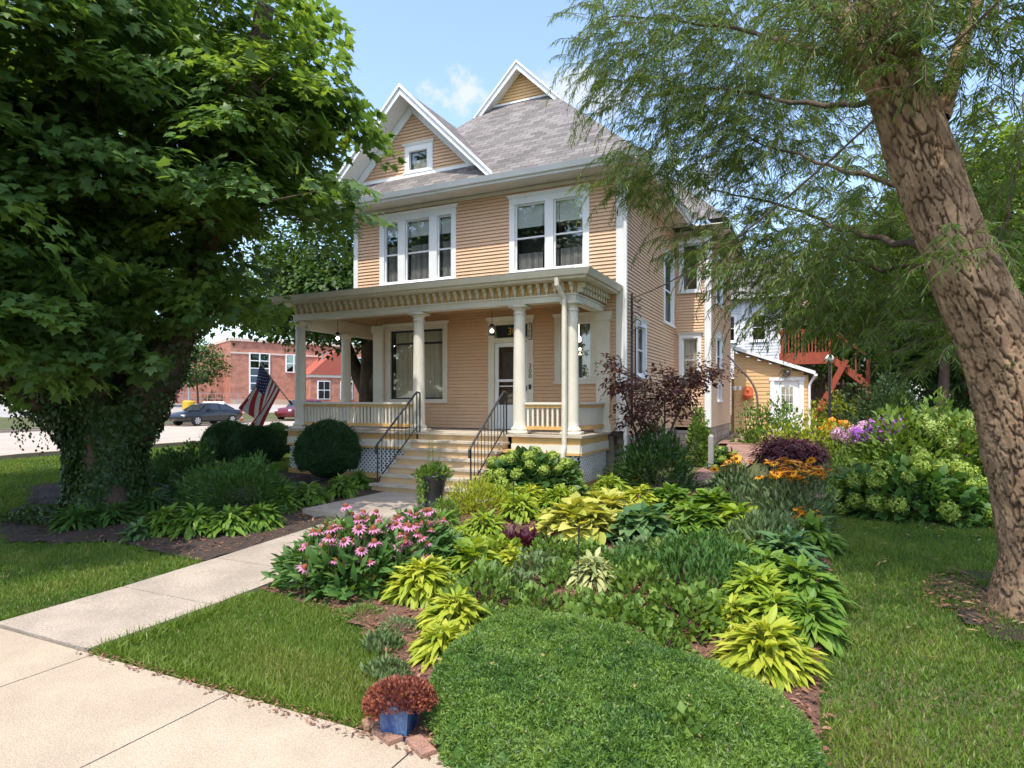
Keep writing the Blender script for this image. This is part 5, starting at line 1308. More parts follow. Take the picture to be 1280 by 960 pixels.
# ---- phlox and the far border
def phlox(px, py, rx, h, label, mat, nh, fm, hy=.55, rb=.13):
    p = spot(px, py); lf = LF(); P, d = dome(lf, p, rx, rx*.7, h, 1300, TDN, .10, up=.6, lump=.2, shell=.3)
    k = np.where(P[:,2] > p.z+h*hy)[0]; k = R.choice(k, nh, replace=len(k) < nh)
    o = lf.build('phlox', [mat, STEM], None, origin=tuple(p)); props(o, label, 'flowers', 'border phlox')
    heads(o, ball_head(o, fm, rb, n=90, sz=.026), P[k]+UP*.12, .7, 1.2, 'flower_head', .3); return o
PHL = leafmat('lilac_petals', [(.55,.28,.52),(.66,.42,.62),(.72,.52,.66)], trans=.25)
phlox(1102,606,.85,1.38,'violet phlox in full flower in the middle of the right border', LGREEN, 34, PURPLE)
phlox(1062,590,.6,1.15,'paler lilac phlox left of the violet phlox', LGREEN, 16, PHL)
phlox(1085,572,.7,1.15,'pink phlox mixed in behind the violet phlox', LGREEN, 12, PHL)
ORF = leafmat('orange_lily_petals', [(.75,.25,.02),(.80,.38,.04),(.80,.50,.10)], trans=.2)
o, P, d = bush('daylily', 1052, 560, .8, .5, .95, 900, TFN, .16, LGREEN, 'orange flowers behind the lilac phlox in the far border', 'flowers', up=.7)
k = np.where(P[:,2] > ORG[o.name].z+.6)[0]; ks = R.choice(k, 22); heads(o, ball_head(o, ORF, .075, n=60, sz=.04), P[ks]+UP*.1, .7, 1.2, 'flower_head')
o, P, d = bush('tall_daisies', 1195, 540, .7, .5, 1.9, 500, TDN, .12, LGREEN, 'tall stems of orange daisies above the panicle hydrangea', 'flowers', up=.7)
k = np.where(P[:,2] > ORG[o.name].z+1.3)[0]; ks = R.choice(k, 9); heads(o, daisy(o, ORANGE, 12, .07, .4, .15, .02, .02), P[ks]+UP*.15, .9, 1.3, 'flower')
bush('pale_shrub', 1052, 535, 1.15, .9, 1.55, 2600, TD, .11, YLIME, 'pale yellow green dogwood shrub in front of the red deck', up=.4, lump=.3)
bush('dark_shrub', 1112, 545, 1.1, .9, 2.2, 2600, TD, .12, TREED, 'dark rounded shrub behind the phlox border', up=.4, lump=.2)
bush('terrace_shrub', 965, 552, .95, .6, 1.25, 1900, TD, .11, LGREEN, 'bright green shrub in front of the lean-to door', up=.55, lump=.4)
bush('terrace_shrub', 1005, 560, .9, .6, 1.1, 1500, TD, .11, YLIME, 'yellow green shrub right of the lean-to door', up=.55, lump=.4)
bush('terrace_shrub', 1020, 600, .8, .5, .6, 1100, TDN, .11, LGREEN, 'low green border plants right of the dark red maple', up=.5, lump=.3)
bush('border_plants', 1080, 618, 1.0, .5, .55, 1500, TDN, .10, GREYG, 'grey green low planting in front of the violet phlox', up=.5, lump=.3)
bush('border_plants', 1240, 655, .8, .7, .3, 900, TDN, .10, LGREEN, 'low green border planting beside the willow trunk', up=.5, lump=.3)
bush('border_plants', 1235, 610, 1.0, .6, .7, 1100, TD, .12, HGREEN, 'leafy green plants behind the smaller ball hydrangea', up=.4, lump=.3)
bush('garden_hedge', 1150, 520, 9.0, 1.0, 2.6, 7500, TD, .20, TREED, 'long dark hedge across the back of the garden', 'hedge', up=.4, lump=.2, pos=Vector((9.0,30.0,float(gz(9,30)))))
# ---- red Japanese maples
def jmaple(px, py, base_z, c, n, label, mat=REDM, per=15, T=TD, size=.11, extra=()):
    p = spot(px, py); o = empty('japanese_maple', p, label, 'tree', 'red leaved Japanese maples'); b = MB()
    for cc in [c]+list(extra)[:3]:
        pp, rr = limb([p, p+(Vector(cc[0])-p)*.5+Vector((R.normal()*.1,R.normal()*.1,.15)), cc[0]], .035, .010); b.tube(pp, rr, 7)
    b.build('trunk', MBARK, o, smooth=True)
    lf = LF(); P, O = crown_points([c]+list(extra), n, .35); sprays(lf, P, O, per, .2, T, size, up=.7); 
    for i in R.choice(len(P), min(90, len(P)), replace=False): lf.stick(P[i], P[i]+(np.array(c[0])-P[i])*.5, .005, .008, 1)
    lf.build('crown', [mat, TWIG], o); return o
A = lambda px, py, t, *r: (tuple(at(px, py, t)), r)
jmaple(815,605,0,A(830,490,13.0,.80,.6,.60),150,'upright plum red Japanese maple beside the porch and right house wall', extra=[A(775,474,12.4,.34,.3,.26),A(872,468,13.4,.50,.4,.34),A(795,520,12.6,.5,.4,.35),A(762,458,12.2,.20,.2,.2),A(900,462,13.6,.25,.2,.16)])
jmaple(985,610,0,A(988,566,13.5,.72,.6,.30),420,'low dark red cut leaf Japanese maple behind the black eyed susans', PLUM, 14, TFN, .12)
lf = LF(); c = np.array(at(775,487,12.2)); k = 90; lf.add(TDN, c+rdir(k)*np.array([.16,.14,.12]), rdir(k), UP+rdir(k)*.4, .08)
# ---- shrubs along the right wall of the house
bush('wall_shrub', 818, 612, .78, .62, 1.25, 3400, TDN, .12, DGREEN, 'dark green shrub below the plum red Japanese maple', up=.35, lump=.2)
o, P, d = bush('pink_tipped_shrub', 770, 598, .55, .5, 1.0, 1500, TD, .10, LGREEN, 'light green shrub with pinkish red tips at the porch corner', up=.4, lump=.25)
lf = LF(); q = P[(P[:,2] > ORG[o.name].z+.62)]; n = min(len(q), 420); q = q[:n]+UP*.06; lf.add(TD, q, UP+rdir(n)*.7, rdir(n), .09); t = lf.build('pink_tips', PINKL, o)
bush('climber', 872, 578, .26, .34, 1.55, 1500, TD, .09, LGREEN, 'bright green climbing plant rising against the house wing', up=.4, lump=.15)
bush('climber', 882, 560, .22, .3, 1.1, 600, TD, .09, LGREEN, 'lower tangle of climber beside the wing foundation', up=.4, lump=.2)
# ---- the clipped groundcover at the front of the bed
JP = [(-1.94,3.03),(-2.2,3.3),(-2.38,3.7),(-2.46,4.3),(-2.25,4.75),(-1.3,4.8),(-.8,4.55),(-.42,4.35),(-.2,4.3),(.0,4.05),(.04,3.6),(.04,3.0),(-.2,2.6),(-1.0,2.45),(-1.6,2.75)]
JPa = np.array(JP)
def pdist(x, y):
    d = np.full(np.shape(x), 9.0)
    for i in range(len(JPa)):
        a = JPa[i]; b_ = JPa[(i+1)%len(JPa)]; ab = b_-a; t = np.clip(((x-a[0])*ab[0]+(y-a[1])*ab[1])/(ab@ab), 0, 1)
        d = np.minimum(d, np.hypot(x-a[0]-t*ab[0], y-a[1]-t*ab[1]))
    return d
def jh(x, y):
    e = np.clip(pdist(x, y)/.38, 0, 1)
    return .30*np.sqrt(1-(1-e)**2)+.05*np.sin(x*5.3+y*2.1)*np.sin(y*4.1-x*2)+.028*np.sin(x*9+y*3)*np.sin(y*10-x*2)+.012*np.sin(x*17)*np.sin(y*15+x*4)
lf = LF(); s = .035; xs = np.arange(-2.4,.2,s); ys = np.arange(2.4,4.9,s); X, Y = np.meshgrid(xs, ys)
Z = gz(X, Y)+jh(X, Y)-.02; id_ = np.arange(X.size).reshape(X.shape)
q = np.stack([id_[:-1,:-1],id_[:-1,1:],id_[1:,1:],id_[1:,:-1]],-1).reshape(-1,4); q = q[inpoly(JP,(X[:-1,:-1]+s/2).ravel(),(Y[:-1,:-1]+s/2).ravel())]
lf.raw(np.stack([X,Y,Z],-1).reshape(-1,3), np.concatenate([q[:,:3], q[:,[0,2,3]]]), .05)
tq = pts_in(JP, 8000); tz = gz(tq[:,0],tq[:,1])+jh(tq[:,0],tq[:,1])-.012+.022*R.normal(size=len(tq))*.6
per = 20; e = .02
gx_ = (jh(tq[:,0]+e,tq[:,1])-jh(tq[:,0]-e,tq[:,1]))/(2*e); gy_ = (jh(tq[:,0],tq[:,1]+e)-jh(tq[:,0],tq[:,1]-e))/(2*e)
N0 = nrm(np.column_stack([-np.clip(gx_,-2,2), -np.clip(gy_,-2,2), np.ones(len(tq))]))
P = np.repeat(np.column_stack([tq, tz]), per, 0)+rdir(len(tq)*per)*.018; Nr = np.repeat(N0, per, 0)
pn = np.array([mnoise.noise(Vector((x*1.6,y*1.6,1)))+.5*mnoise.noise(Vector((x*5,y*5,2))) for x,y in tq])
t = np.repeat(np.clip(.42+.55*pn+.16*R.normal(size=len(tq)), 0, .8), per)
lf.add(T_flat(.26,.2), P, Nr*.7+rdir(len(P))*.85, rdir(len(P))+Nr*.3, .027*(.6+.8*R.random(len(P))), np.where(R.random(len(P)) < .06, 1, t))
sq = pts_in(JP, 260); sz = gz(sq[:,0],sq[:,1])+jh(sq[:,0],sq[:,1])
for kq in range(9):
    lf.add(T_flat(.26,.2), np.column_stack([sq, sz+.008*kq])+rdir(260)*.006, UP*.5+rdir(260)*.9, rdir(260), .026, .6+.2*R.random(260))
dq = pts_in(JP, 46); lf.add(T_flat(.5,.2), np.column_stack([dq, gz(dq[:,0],dq[:,1])+jh(dq[:,0],dq[:,1])+.02]), rdir(46)*np.array([1,1,.2]), UP+rdir(46)*.4, .04*(.5+R.random(46)), m=1)
o = lf.build('juniper_groundcover', [JUN, LITTER], None, origin=(-1,3.6,-.2)); props(o, 'wide clipped mat of fine green groundcover filling the front corner of the bed', 'ground cover')
bush('artemisia', 915, 948, 0.13, .11, .20, 260, TFN, .05, SILVER, 'silvery tuft poking through the front of the groundcover', 'plant', pos=Vector((-.42,3.3,float(gz(-.42,3.3))+.05)), up=.7)
bush('perennial_clump', 880, 940, .16, .14, .30, 200, TDW, .06, LGREEN, 'green self sown tuft poking through the front of the groundcover', 'plant', pos=Vector((-.62,3.35,float(gz(-.62,3.35))+.06)), up=.5, group='leafy perennials')
# ---- blue pot of sedum on bricks
BLUEG = pm('blue_glazed_ceramic', (.008,.032,.15), (.08,.16,.30), scale=9, rough=.18, spec=.6, lo=.42, hi=.68, stretch=(1,1,.45), fine=.25, detail=9)
pp = spot(499,920); rz = .22
pot = empty('blue_pot', pp, 'square blue glazed pot of red sedum at the corner of the bed', 'planter', rz=rz)
b = MB(); H = .21
q0 = [(-.075,-.075,.0),(.075,-.075,.0),(.075,.075,.0),(-.075,.075,.0)]; q1 = [(-.093,-.093,H),(.093,-.093,H),(.093,.093,H),(-.093,.093,H)]
b.hexa(q0, q1)
for s in range(4):
    a = s*PI/2; c_, s_ = math.cos(a), math.sin(a); R2 = lambda x, y, z: (x*c_-y*s_, x*s_+y*c_, z)
    b.hexa([R2(-.100,-.103,H-.02),R2(.080,-.103,H-.02),R2(.080,-.080,H-.02),R2(-.100,-.080,H-.02)], [R2(-.102,-.105,H+.012),R2(.082,-.105,H+.012),R2(.082,-.082,H+.012),R2(-.102,-.082,H+.012)])
b.build('pot_body', BLUEG, pot, local=True)
lf = LF(); c = pp+Vector((-.01,.02,H-.02)); n = 3400; d = rdir(n); d[:,2] = np.abs(d[:,2])-.35*R.random(n)*(d[:,0]+.6*d[:,1] < .35)
P = np.array(c)+d*np.array([.21,.19,.125])*(.75+.3*R.random((n,1)))
# spilling over the back and left rims, leaving the front faces of the pot clear
rel = P-np.array(pp); clear = (rel[:,2] < H-.005) & (rel@np.array([.596,-.823,0]) > .0) & (np.abs(rel@np.array([.90,.43,0])-.02) < .10)
P = P[~clear]; d = d[~clear]; n = len(P)
lf.add(T_flat(.75,.25), P, d+UP*.5+rdir(n)*.6, rdir(n)+d, .024*(.7+.6*R.random(n)))
o = lf.build('red_sedum', SEDUM, None, origin=tuple(c)); props(o, 'russet red sedum mounding out of the blue pot', 'plant')
BRICK1 = pm('weathered_brick', (.36,.20,.14), (.25,.15,.11), scale=14, rough=.95, bump=.8, bscale=80, fine=.2)
for i, (x, y, a, lab) in enumerate([(484,927,-.42,'loose brick laid under the front left of the blue pot'),(526,942,-.52,'loose brick at the right of the blue pot, half under groundcover'),(466,912,.9,'short end of brick at the left of the blue pot')]):
    q = spot(x, y); t = empty('edging_brick', q, lab, 'brick', 'bricks edging the bed corner', rz=a); L = .105 if i < 2 else .06
    b = MB(); b.hexa([(-L,-.05,-.02),(L,-.05,-.02),(L,.05,-.02),(-L,.05,-.02)], [(-L+.004,-.046,.055),(L-.004,-.046,.055),(L-.004,.046,.055),(-L+.004,.046,.055)])
    b.box(-L*.4,L*.4,-.02,.02,.0552,.058); b.build('brick_body', BRICK1, t, local=True)
# ---- black urn by the steps
UR = pm('black_glazed_urn', (.02,.021,.023), (.035,.035,.04), scale=6, rough=.35, spec=.5)
pp = Vector((-5.62,8.72,.04)); urn = empty('urn_planter', pp, 'black flared urn planter with trailing greenery at the foot of the steps', 'planter')
b = MB(); b.lathe([(.16,0),(.17,.02),(.155,.05),(.165,.2),(.20,.38),(.235,.46),(.25,.48),(.25,.51),(.22,.51),(.20,.44)], pp, 24); b.build('urn_body', UR, urn, smooth=True)
lf = LF(); c = pp+Vector((0,0,.46)); dome(lf, c, .30, .28, .22, 520, TD, .07, up=.4, shell=.3)
n = 160; a = -2.0+R.normal(size=n)*.35; lf.add(TD, np.array(c)+np.column_stack([np.cos(a)*.25,np.sin(a)*.25,.03-.42*R.random(n)]), -UP+rdir(n)*.6, rdir(n), .06)
for k in range(14): q = np.array(c)+rdir(1)[0]*np.array([.12,.12,0]); lf.stick(q, q+np.array([R.normal()*.05,R.normal()*.05,.45+.35*R.random()]), .004, .002, 0, .9)
o = lf.build('urn_plants', [LGREEN], None, origin=tuple(c)); props(o, 'green and trailing plants spilling from the black urn', 'plant')
bush('boxwood', 560, 648, .26, .22, .36, 1200, TD, .035, LGREEN, 'little clipped green boxwood ball right of the black urn', pos=spot(556,650), up=.3, lump=.08)

bush('border_shrub', 0, 0, 1.4, 1.0, 1.3, 1800, TD, .13, DGREEN, 'dark leafy shrub in the border hidden behind the willow trunk', up=.4, lump=.3, pos=Vector((4.6,13.2,float(gz(4.6,13.2)))))
bush('border_shrub', 0, 0, 1.6, 1.1, 1.0, 1800, TD, .13, LGREEN, 'light green spreading shrub in the border beyond the willow trunk', up=.4, lump=.3, pos=Vector((7.2,13.6,float(gz(7.2,13.6)))))
# ================================================================== LEAN-TO, NEIGHBOURS, STREET
LY = 25.0
lean = empty('yellow_leanto', (-1.5,LY,float(gz(-1.5,LY))), 'small yellow clapboard lean-to with a sloping white edged roof behind the house', 'outbuilding')
lf_ = lambda u, w, z: (u, LY-w, z)
lw = -2.78; zt = lambda x: 3.66-(x+2.78)*.36
g = MB(); z = float(gz(-1.5,LY))-.1
while z < 3.64:
    zb = z+.14; hi = min(-.25, -2.78+(3.62-(z+zb)/2)/.36)
    segs = [(-2.78, hi)]
    if z < 2.52: segs = [(-2.78,-1.50), (-.42, hi)] if hi > -.42 else [(-2.78,-1.5)]
    for a, c in segs:
        if c > a: g.poly([lf_(a,.018,z),lf_(c,.018,z),lf_(c,.001,zb),lf_(a,.001,zb)]); g.poly([lf_(a,0,z),lf_(c,0,z),lf_(c,.018,z),lf_(a,.018,z)])
    z = zb
g.build('wall', YSIDE, lean)
b = MB(); b.box(-2.9,-.27,LY+.2,28,.0,2.6); b.build('sheathing', YSIDE, lean)
b = MB(); th = .13
P0 = [(-2.95,zt(-2.95)+.02),(-.02,zt(-.02)+.02),(-.02,zt(-.02)+.02+th),(-2.95,zt(-2.95)+.02+th)]
b.hexa([(x,LY-.28,z) for x,z in P0], [(x,LY-.22,z) for x,z in P0], 0)
P1 = [(-2.95,zt(-2.95)+.05),(-.04,zt(-.04)+.05),(-.04,zt(-.04)+.14),(-2.95,zt(-2.95)+.14)]
b.hexa([(x,LY-.219,z) for x,z in P1], [(x,28.2,z) for x,z in P1], 1)
rf = b.build('roof', [WHITE, SHING], lean)
b = MB(); b.tube([(-.02,LY-.2,zt(0)+.02),(-.16,LY-.1,2.45),(-.22,LY-.06,2.3),(-.22,LY-.06,.6)], .045, 8); b.box(-.06,.04,LY-.3,28.2,zt(0)-.02,zt(0)+.06); b.build('downspout', WHITE, lean)
b = MB(lf_); b.box(-1.52,-1.38,-.03,.04,.6,2.52); b.box(-.54,-.40,-.03,.04,.6,2.52); b.box(-1.56,-.36,-.03,.05,2.5,2.62); b.box(-1.38,-1.14,-.05,-.02,.6,2.5); b.box(-.76,-.54,-.05,-.02,.6,2.5); b.box(-1.14,-.76,-.05,-.02,2.28,2.5); b.box(-1.14,-.76,-.05,-.02,.6,1.35)
for x in (-1.02,-.89): b.box(x,x+.02,-.05,-.015,1.35,2.28)
for zz in (1.66,1.97): b.box(-1.14,-.76,-.049,-.016,zz,zz+.02)
dr = b.build('door', WHITE, lean)
b = MB(lf_); b.poly([(-1.14,-.045,1.35),(-.76,-.045,1.35),(-.76,-.045,2.28),(-1.14,-.045,2.28)]); b.build('pane', GLASS2, dr); b = MB(lf_); b.poly([(-1.4,-.12,.6),(-.5,-.12,.6),(-.5,-.12,2.5),(-1.4,-.12,2.5)]); b.build('room_recess', DARK, dr)
t = empty('wall_lantern', (-.95,LY-.12,2.78), 'small bronze lantern on the wall over the lean-to door', 'lantern')
b = MB(); b.box(-1.05,-.85,LY-.14,LY,2.83,2.9); b.lathe([(.09,.12),(.12,.06),(.10,-.08),(.06,-.12)], (-.95,LY-.12,2.74), 8, 1); b.build('lantern_frame', [RUST, GLASS2], t)
TERRA = pm('terracotta', (.60,.16,.06), (.52,.13,.05), scale=5, rough=.7)
t = empty('wall_fountain', (-2.28,LY-.05,2.0), 'terracotta wall fountain with arched back on the yellow lean-to wall', 'fountain')
b = MB(); P = [(-2.46,1.95),(-2.10,1.95),(-2.10,2.12)]+[(-2.28+.18*math.cos(a),2.14+.18*math.sin(a)) for a in np.linspace(0,PI,10)]+[(-2.46,2.12)]
b.hexa([(x,LY-.10,z) for x,z in P], [(x,LY-.02,z) for x,z in P]); bk = b.build('back_plate', TERRA, t)
b = MB(); b.lathe([(.04,-.16),(.14,-.10),(.19,-.02),(.20,0),(.17,.0)], (-2.28,LY-.16,1.96), 14); b.sphere((-2.28,LY-.12,2.17), .05, 6); b.build('basin', TERRA, t)
t = empty('flood_light', (-2.62,LY-.3,2.22), 'twin white flood light on the corner between house and lean-to', 'lamp')
b = MB(); b.tube([(-2.70,24.9,2.2),(-2.62,LY-.3,2.22)], .03, 6); b.lathe([(.05,0),(.07,.12),(.06,.13)], (-2.55,LY-.35,2.16), 8); b.lathe([(.05,0),(.07,.12),(.06,.13)], (-2.72,LY-.35,2.16), 8); b.build('lamp_head', WHITE, t)
# garden arch pipe in front of the lean-to
q = spot(945, 560); b = MB(); d0 = 20.0
pts = [at(947,552,d0),at(947,505,d0),at(944,487,d0),at(936,473,d0),at(926,462,d0),at(917,452,d0),at(909,444,d0)]
pts[0].z = float(gz(pts[0].x,pts[0].y))-.1
pp, rr = limb(pts, .035, .028); b.tube(pp, rr, 8); o = b.build('arch_pipe', RUST, None, origin=tuple(pts[0])); props(o, 'rusty bent metal pipe arching toward the house in front of the lean-to', 'garden arch')
# metal garden seat on the terrace
p = Vector((-1.7,21.3,float(gz(-1.7,21.3))+.06)); t = empty('garden_chair', p, 'dark metal garden chair standing on the brick terrace', 'chair', rz=.4)
b = MB(); 
for x, y in ((-.25,-.22),(.25,-.22),(-.25,.25),(.25,.25)): b.tube([(x,y,0),(x,y,.42)], .015, 6)
b.build('leg', BLACK, t, local=True)
b = MB(); 
for k in range(6): b.box(-.27,.27,-.25+k*.085,-.19+k*.085,.42,.44)
b.build('seat', BLACK, t, local=True)
b = MB()
for k in range(7): b.tube([(-.24+k*.08,.26,.42),(-.24+k*.08,.38,.92)], .012, 5)
b.tube([(-.27,.38,.92),(.27,.38,.92)], .018, 6); b.build('backrest', BLACK, t, local=True)
# wood posts by the side path
for i, (x, y, h, lab) in enumerate(((889,590,.85,'grey wooden post on the left of the brick side path'),(873,578,.7,'shorter grey wooden post by the wall shrub'))):
    q = spot(x, y); b = MB(); b.box(q.x-.06,q.x+.06,q.y-.06,q.y+.06,q.z-.1,q.z+h); b.hexa([(q.x-.06,q.y-.06,q.z+h),(q.x+.06,q.y-.06,q.z+h),(q.x+.06,q.y+.06,q.z+h),(q.x-.06,q.y+.06,q.z+h)],[(q.x-.02,q.y-.02,q.z+h+.05),(q.x+.02,q.y-.02,q.z+h+.05),(q.x+.02,q.y+.02,q.z+h+.05),(q.x-.02,q.y+.02,q.z+h+.05)])
    o = b.build('wooden_post', pm('grey_wood_%d' % i, (.34,.32,.30), (.26,.245,.23), scale=8, stretch=(1,1,.2), rough=.9), None, origin=tuple(q)); props(o, lab, 'post')
for x, y, h, lab in ((722,745,.62,'thin dark stake standing in the mulch behind the groundcover'),(641,655,.55,'thin dark stake beside the spirea')):
    q = spot(x, y); b = MB(); b.tube([q, q+Vector((.01,0,h))], .006, 5); b.tube([q+Vector((.01,0,h)), q+Vector((.012,0,h+.07))], .016, 6); o = b.build('garden_stake', BLACK, None, origin=tuple(q)); props(o, lab, 'stake')
# ---- grey neighbour house, brown house, red stair deck
GSIDE = pm('pale_grey_siding', (.60,.62,.66), (.55,.57,.61), scale=2, rough=.6)
gh = empty('grey_house', (-3,36,.8), 'pale grey clapboard neighbour house with white window trim behind the lean-to', 'house')
gf_ = lambda u, w, z: (u, 36-w, z)
GW = [(-4.75,-3.85,4.9,6.5),(-3.2,-2.3,4.9,6.5)]
siding(gf_, -9, -1.65, 1.0, 7.4, [ins(o) for o in GW], ex=.16, d=.02).build('wall', GSIDE, gh)
b = MB(); b.box(-9,-1.7,36.5,44,.5,7.4); b.poly([(-1.66,36,.5),(-1.66,44,.5),(-1.66,44,7.4),(-1.66,36,7.4)]); b.build('side_wall', GSIDE, gh)
window(gf_, gh, GW[0], [(-4.63,-3.97,5.02,6.35)], meet=5.7); window(gf_, gh, GW[1], [(-3.08,-2.42,5.02,6.35)], meet=5.7)
b = MB(); b.poly([(-9.4,35.5,7.35),(-1.2,35.5,7.35),(-1.2,40,10.4),(-9.4,40,10.4)]); b.poly([(-9.4,44.5,7.35),(-1.2,44.5,7.35),(-1.2,40,10.4),(-9.4,40,10.4)]); r_ = b.build('roof', SHING, gh)
b = MB(); b.box(-9.4,-1.2,35.42,35.5,7.2,7.4); b.box(-1.8,-1.6,35.93,35.99,.8,7.3); b.box(-3.6,-3.45,35.94,35.97,1.0,7.3); b.build('trim', WHITE, gh)
RED = pm('red_stained_wood', (.34,.07,.035), (.27,.055,.03), scale=4, rough=.7)
dk = empty('red_deck', (4.0,34.5,.8), 'red stained wooden deck with a staircase beside the grey neighbour house', 'deck')
b = MB(); b.box(2.45,4.6,33.5,35.9,3.75,3.95); b.box(2.45,4.6,33.42,33.49,3.45,3.98)
for x in (2.5,4.5): b.box(x,x+.14,33.5,33.64,.4,5.1)
b.build('platform', RED, dk)
b = MB(); b.box(2.45,4.6,33.42,33.5,4.95,5.05)
x = 2.55
while x < 4.55: b.box(x,x+.05,33.43,33.48,3.99,4.95); x += .14
b.box(2.42,2.5,33.5,35.9,4.95,5.05); b.build('railing', RED, dk)
b = MB()
for k in range(6):
    x = 4.6+k*.24; z = 3.75-k*.20; b.box(x,x+.28,33.55,34.6,z-.06,z)
    if k % 2 == 0: b.box(x,x+.05,33.5,33.54,z,z+1.0)
b.bar((4.6,33.52,3.7),(6.0,33.52,2.5),.06,.28); b.bar((4.6,34.62,3.7),(6.0,34.62,2.5),.06,.28); b.bar((4.6,33.52,4.95),(6.0,33.52,3.8),.07,.08)
b.bar((5.2,33.3,3.6),(3.9,33.3,.9),.1,.25); b.box(6.0,6.14,33.5,33.64,.4,3.6); b.build('staircase', RED, dk); dk.location.x -= 4.0; dk.location.y -= 1.6
BRN = pm('brown_shingle_siding', (.30,.17,.13), (.24,.14,.11), scale=2, rough=.8)
bh = empty('brown_house', (1,44,.8), 'brown red roofed house half hidden behind the red deck', 'house')
b = MB(); b.box(-2.5,5,44,52,.5,5.9); b.build('wall', BRN, bh)
b = MB(); b.poly([(-3,43.4,5.8),(5.4,43.4,5.8),(5.4,48,9.2),(-3,48,9.2)]); b.poly([(-3,52.6,5.8),(5.4,52.6,5.8),(5.4,48,9.2),(-3,48,9.2)]); b.build('roof', brickmat('brown_shingles', (.30,.16,.13),(.22,.12,.10),(.12,.07,.06),.3,.15,.006), bh)
bw = lambda u, w, z: (u, 44-w, z)
b = MB(bw); b.box(1.6,3.8,0,.06,3.9,5.3); wf = b.build('window', WHITE, bh); b = MB(bw); b.box(1.7,2.6,.061,.07,4.0,5.2); b.build('pane', GLASS2, wf); b = MB(bw); b.box(2.7,3.7,.061,.07,4.0,5.2); b.build('pane', GLASS2, wf)
t = empty('globe_lamp', (.5,29.1,.9), 'white globe lamp on a thin post in front of the red stairs', 'lamp post'); 
b = MB(); b.tube([(.5,29.1,.6),(.5,29.1,3.4)], .05, 8); b.build('post', BLACK, t)
b = MB(); b.sphere((.5,29.1,3.5), .17, 10); b.build('lamp_globe', WHITE, t)
# ---- flag on the left porch column
ff = [(-11.45,11.42,1.72), (-12.10,11.12,2.66)]
fl_ = empty('flag', ff[0], 'striped flag with starred blue canton on a slanted pole at the left porch column', 'flag')
b = MB(); b.tube([ff[0], ff[1]], .014, 8); b.sphere(ff[1], .025, 6); b.build('pole', pm('flag_pole_wood', (.45,.33,.2), rough=.5), fl_)
b = MB(); b.bar((-11.41,11.46,1.66),(-11.47,11.42,1.76),.05,.05); b.build('pole_bracket', BLACK, fl_)
FR = pm('flag_red', (.42,.035,.04), (.36,.03,.035), rough=.8); FW = pm('flag_white', (.70,.67,.64), (.64,.62,.6), rough=.8); FB = pm('flag_blue', (.025,.035,.12), (.02,.03,.1), rough=.8)
tip = Vector(ff[1]); foot = Vector(ff[0])+(tip-Vector(ff[0]))*.32
b = MB(); NU, NV = 40, 26
fly = Vector((-.40,-.15,-1.02))
def cloth(u, v, off=0.0):
    """u along the fly, v across the hoist from the tip"""
    p = tip+(foot-tip)*v; L = 1.0
    sag = fly*u*L+Vector((.13*u*math.sin(v*9+u*3), .12*u*math.sin(v*11+1.0+u*2.4), .06*u*math.sin(v*10)))
    gather = ((tip+foot)/2+fly*.5-p)*.22*u
    q = p+sag+Vector((gather.x, gather.y, gather.z*.2))
    return q+Vector((.25,-1,.1)).normalized()*off
for i in range(NU):
    for j in range(NV):
        u0, u1 = i/NU, (i+1)/NU; v0, v1 = j/NV, (j+1)/NV; um, vm = (u0+u1)/2, (v0+v1)/2
        m = 2 if (um < .4 and vm < 7/13) else (0 if int(vm*13) % 2 == 0 else 1)
        b.poly([cloth(u0,v0),cloth(u1,v0),cloth(u1,v1),cloth(u0,v1)], m)
fc = b.build('flag_cloth', [FR, FW, FB], fl_, smooth=True)
b = MB()
for r_i in range(9):
    for c_i in range(6 if r_i % 2 == 0 else 5):
        u = .4*((c_i+.5+(0 if r_i % 2 == 0 else .5))/6.2); v = (7/13)*(r_i+.5)/9.2; s = .012; pts = []
        for k in range(10):
            a = k*PI/5; rr = s if k % 2 == 0 else s*.45
            pts.append(cloth(u+rr*math.sin(a), v+rr*1.4*math.cos(a), .004))
        b.poly(pts)
b.build('star', FW, fc)
# ---- brick building across the street
BRK = brickmat('orange_red_brick', (.44,.15,.095), (.36,.12,.08), (.38,.26,.20), .22, .075, .010, bump=.3)
bc = Vector((-55.1,46.7,1.5)); bd = Vector((.436,.900,0)); bn = Vector((.900,-.436,0))
school = empty('brick_building', bc, 'two storey orange red brick building with tall glass window bays across the street', 'building')
sf = lambda u, w, z: tuple(bc+bd*u+bn*w+Vector((0,0,z-1.5)))
b = MB(sf); b.box(0,34,-14,0,1.0,7.0,0); b.box(-9,0,-14,-2.2,1.0,5.5,0); b.box(0,34,0,.12,1.0,1.9,1); b.box(0,34,0,.06,5.9,6.05,2); b.box(-.05,34,-14,.15,7.0,7.25,2)
b.build('wall', [BRK, pm('tan_stone_base', (.45,.33,.25), (.4,.3,.22), rough=.9), pm('pale_cornice', (.62,.50,.42), rough=.8)], school)
def bigwin(u0, u1, z0, z1, nu, nz, fm=WHITE):
    b = MB(sf)
    for k in range(nu+1): x = u0+(u1-u0)*k/nu; b.box(x-.05,x+.05,0,.12,z0,z1)
    for k in range(nz+1): z = z0+(z1-z0)*k/nz; b.box(u0,u1,0,.11,z-.04,z+.04)
    w = b.build('window', fm, school); b = MB(sf); b.box(u0,u1,.02,.06,z0,z1); b.build('pane', BGL, w)
BGL = glassmat('bluish_facade_glass', tint=(.12,.2,.24), refl=.3, gcol=(.75,.95,1))
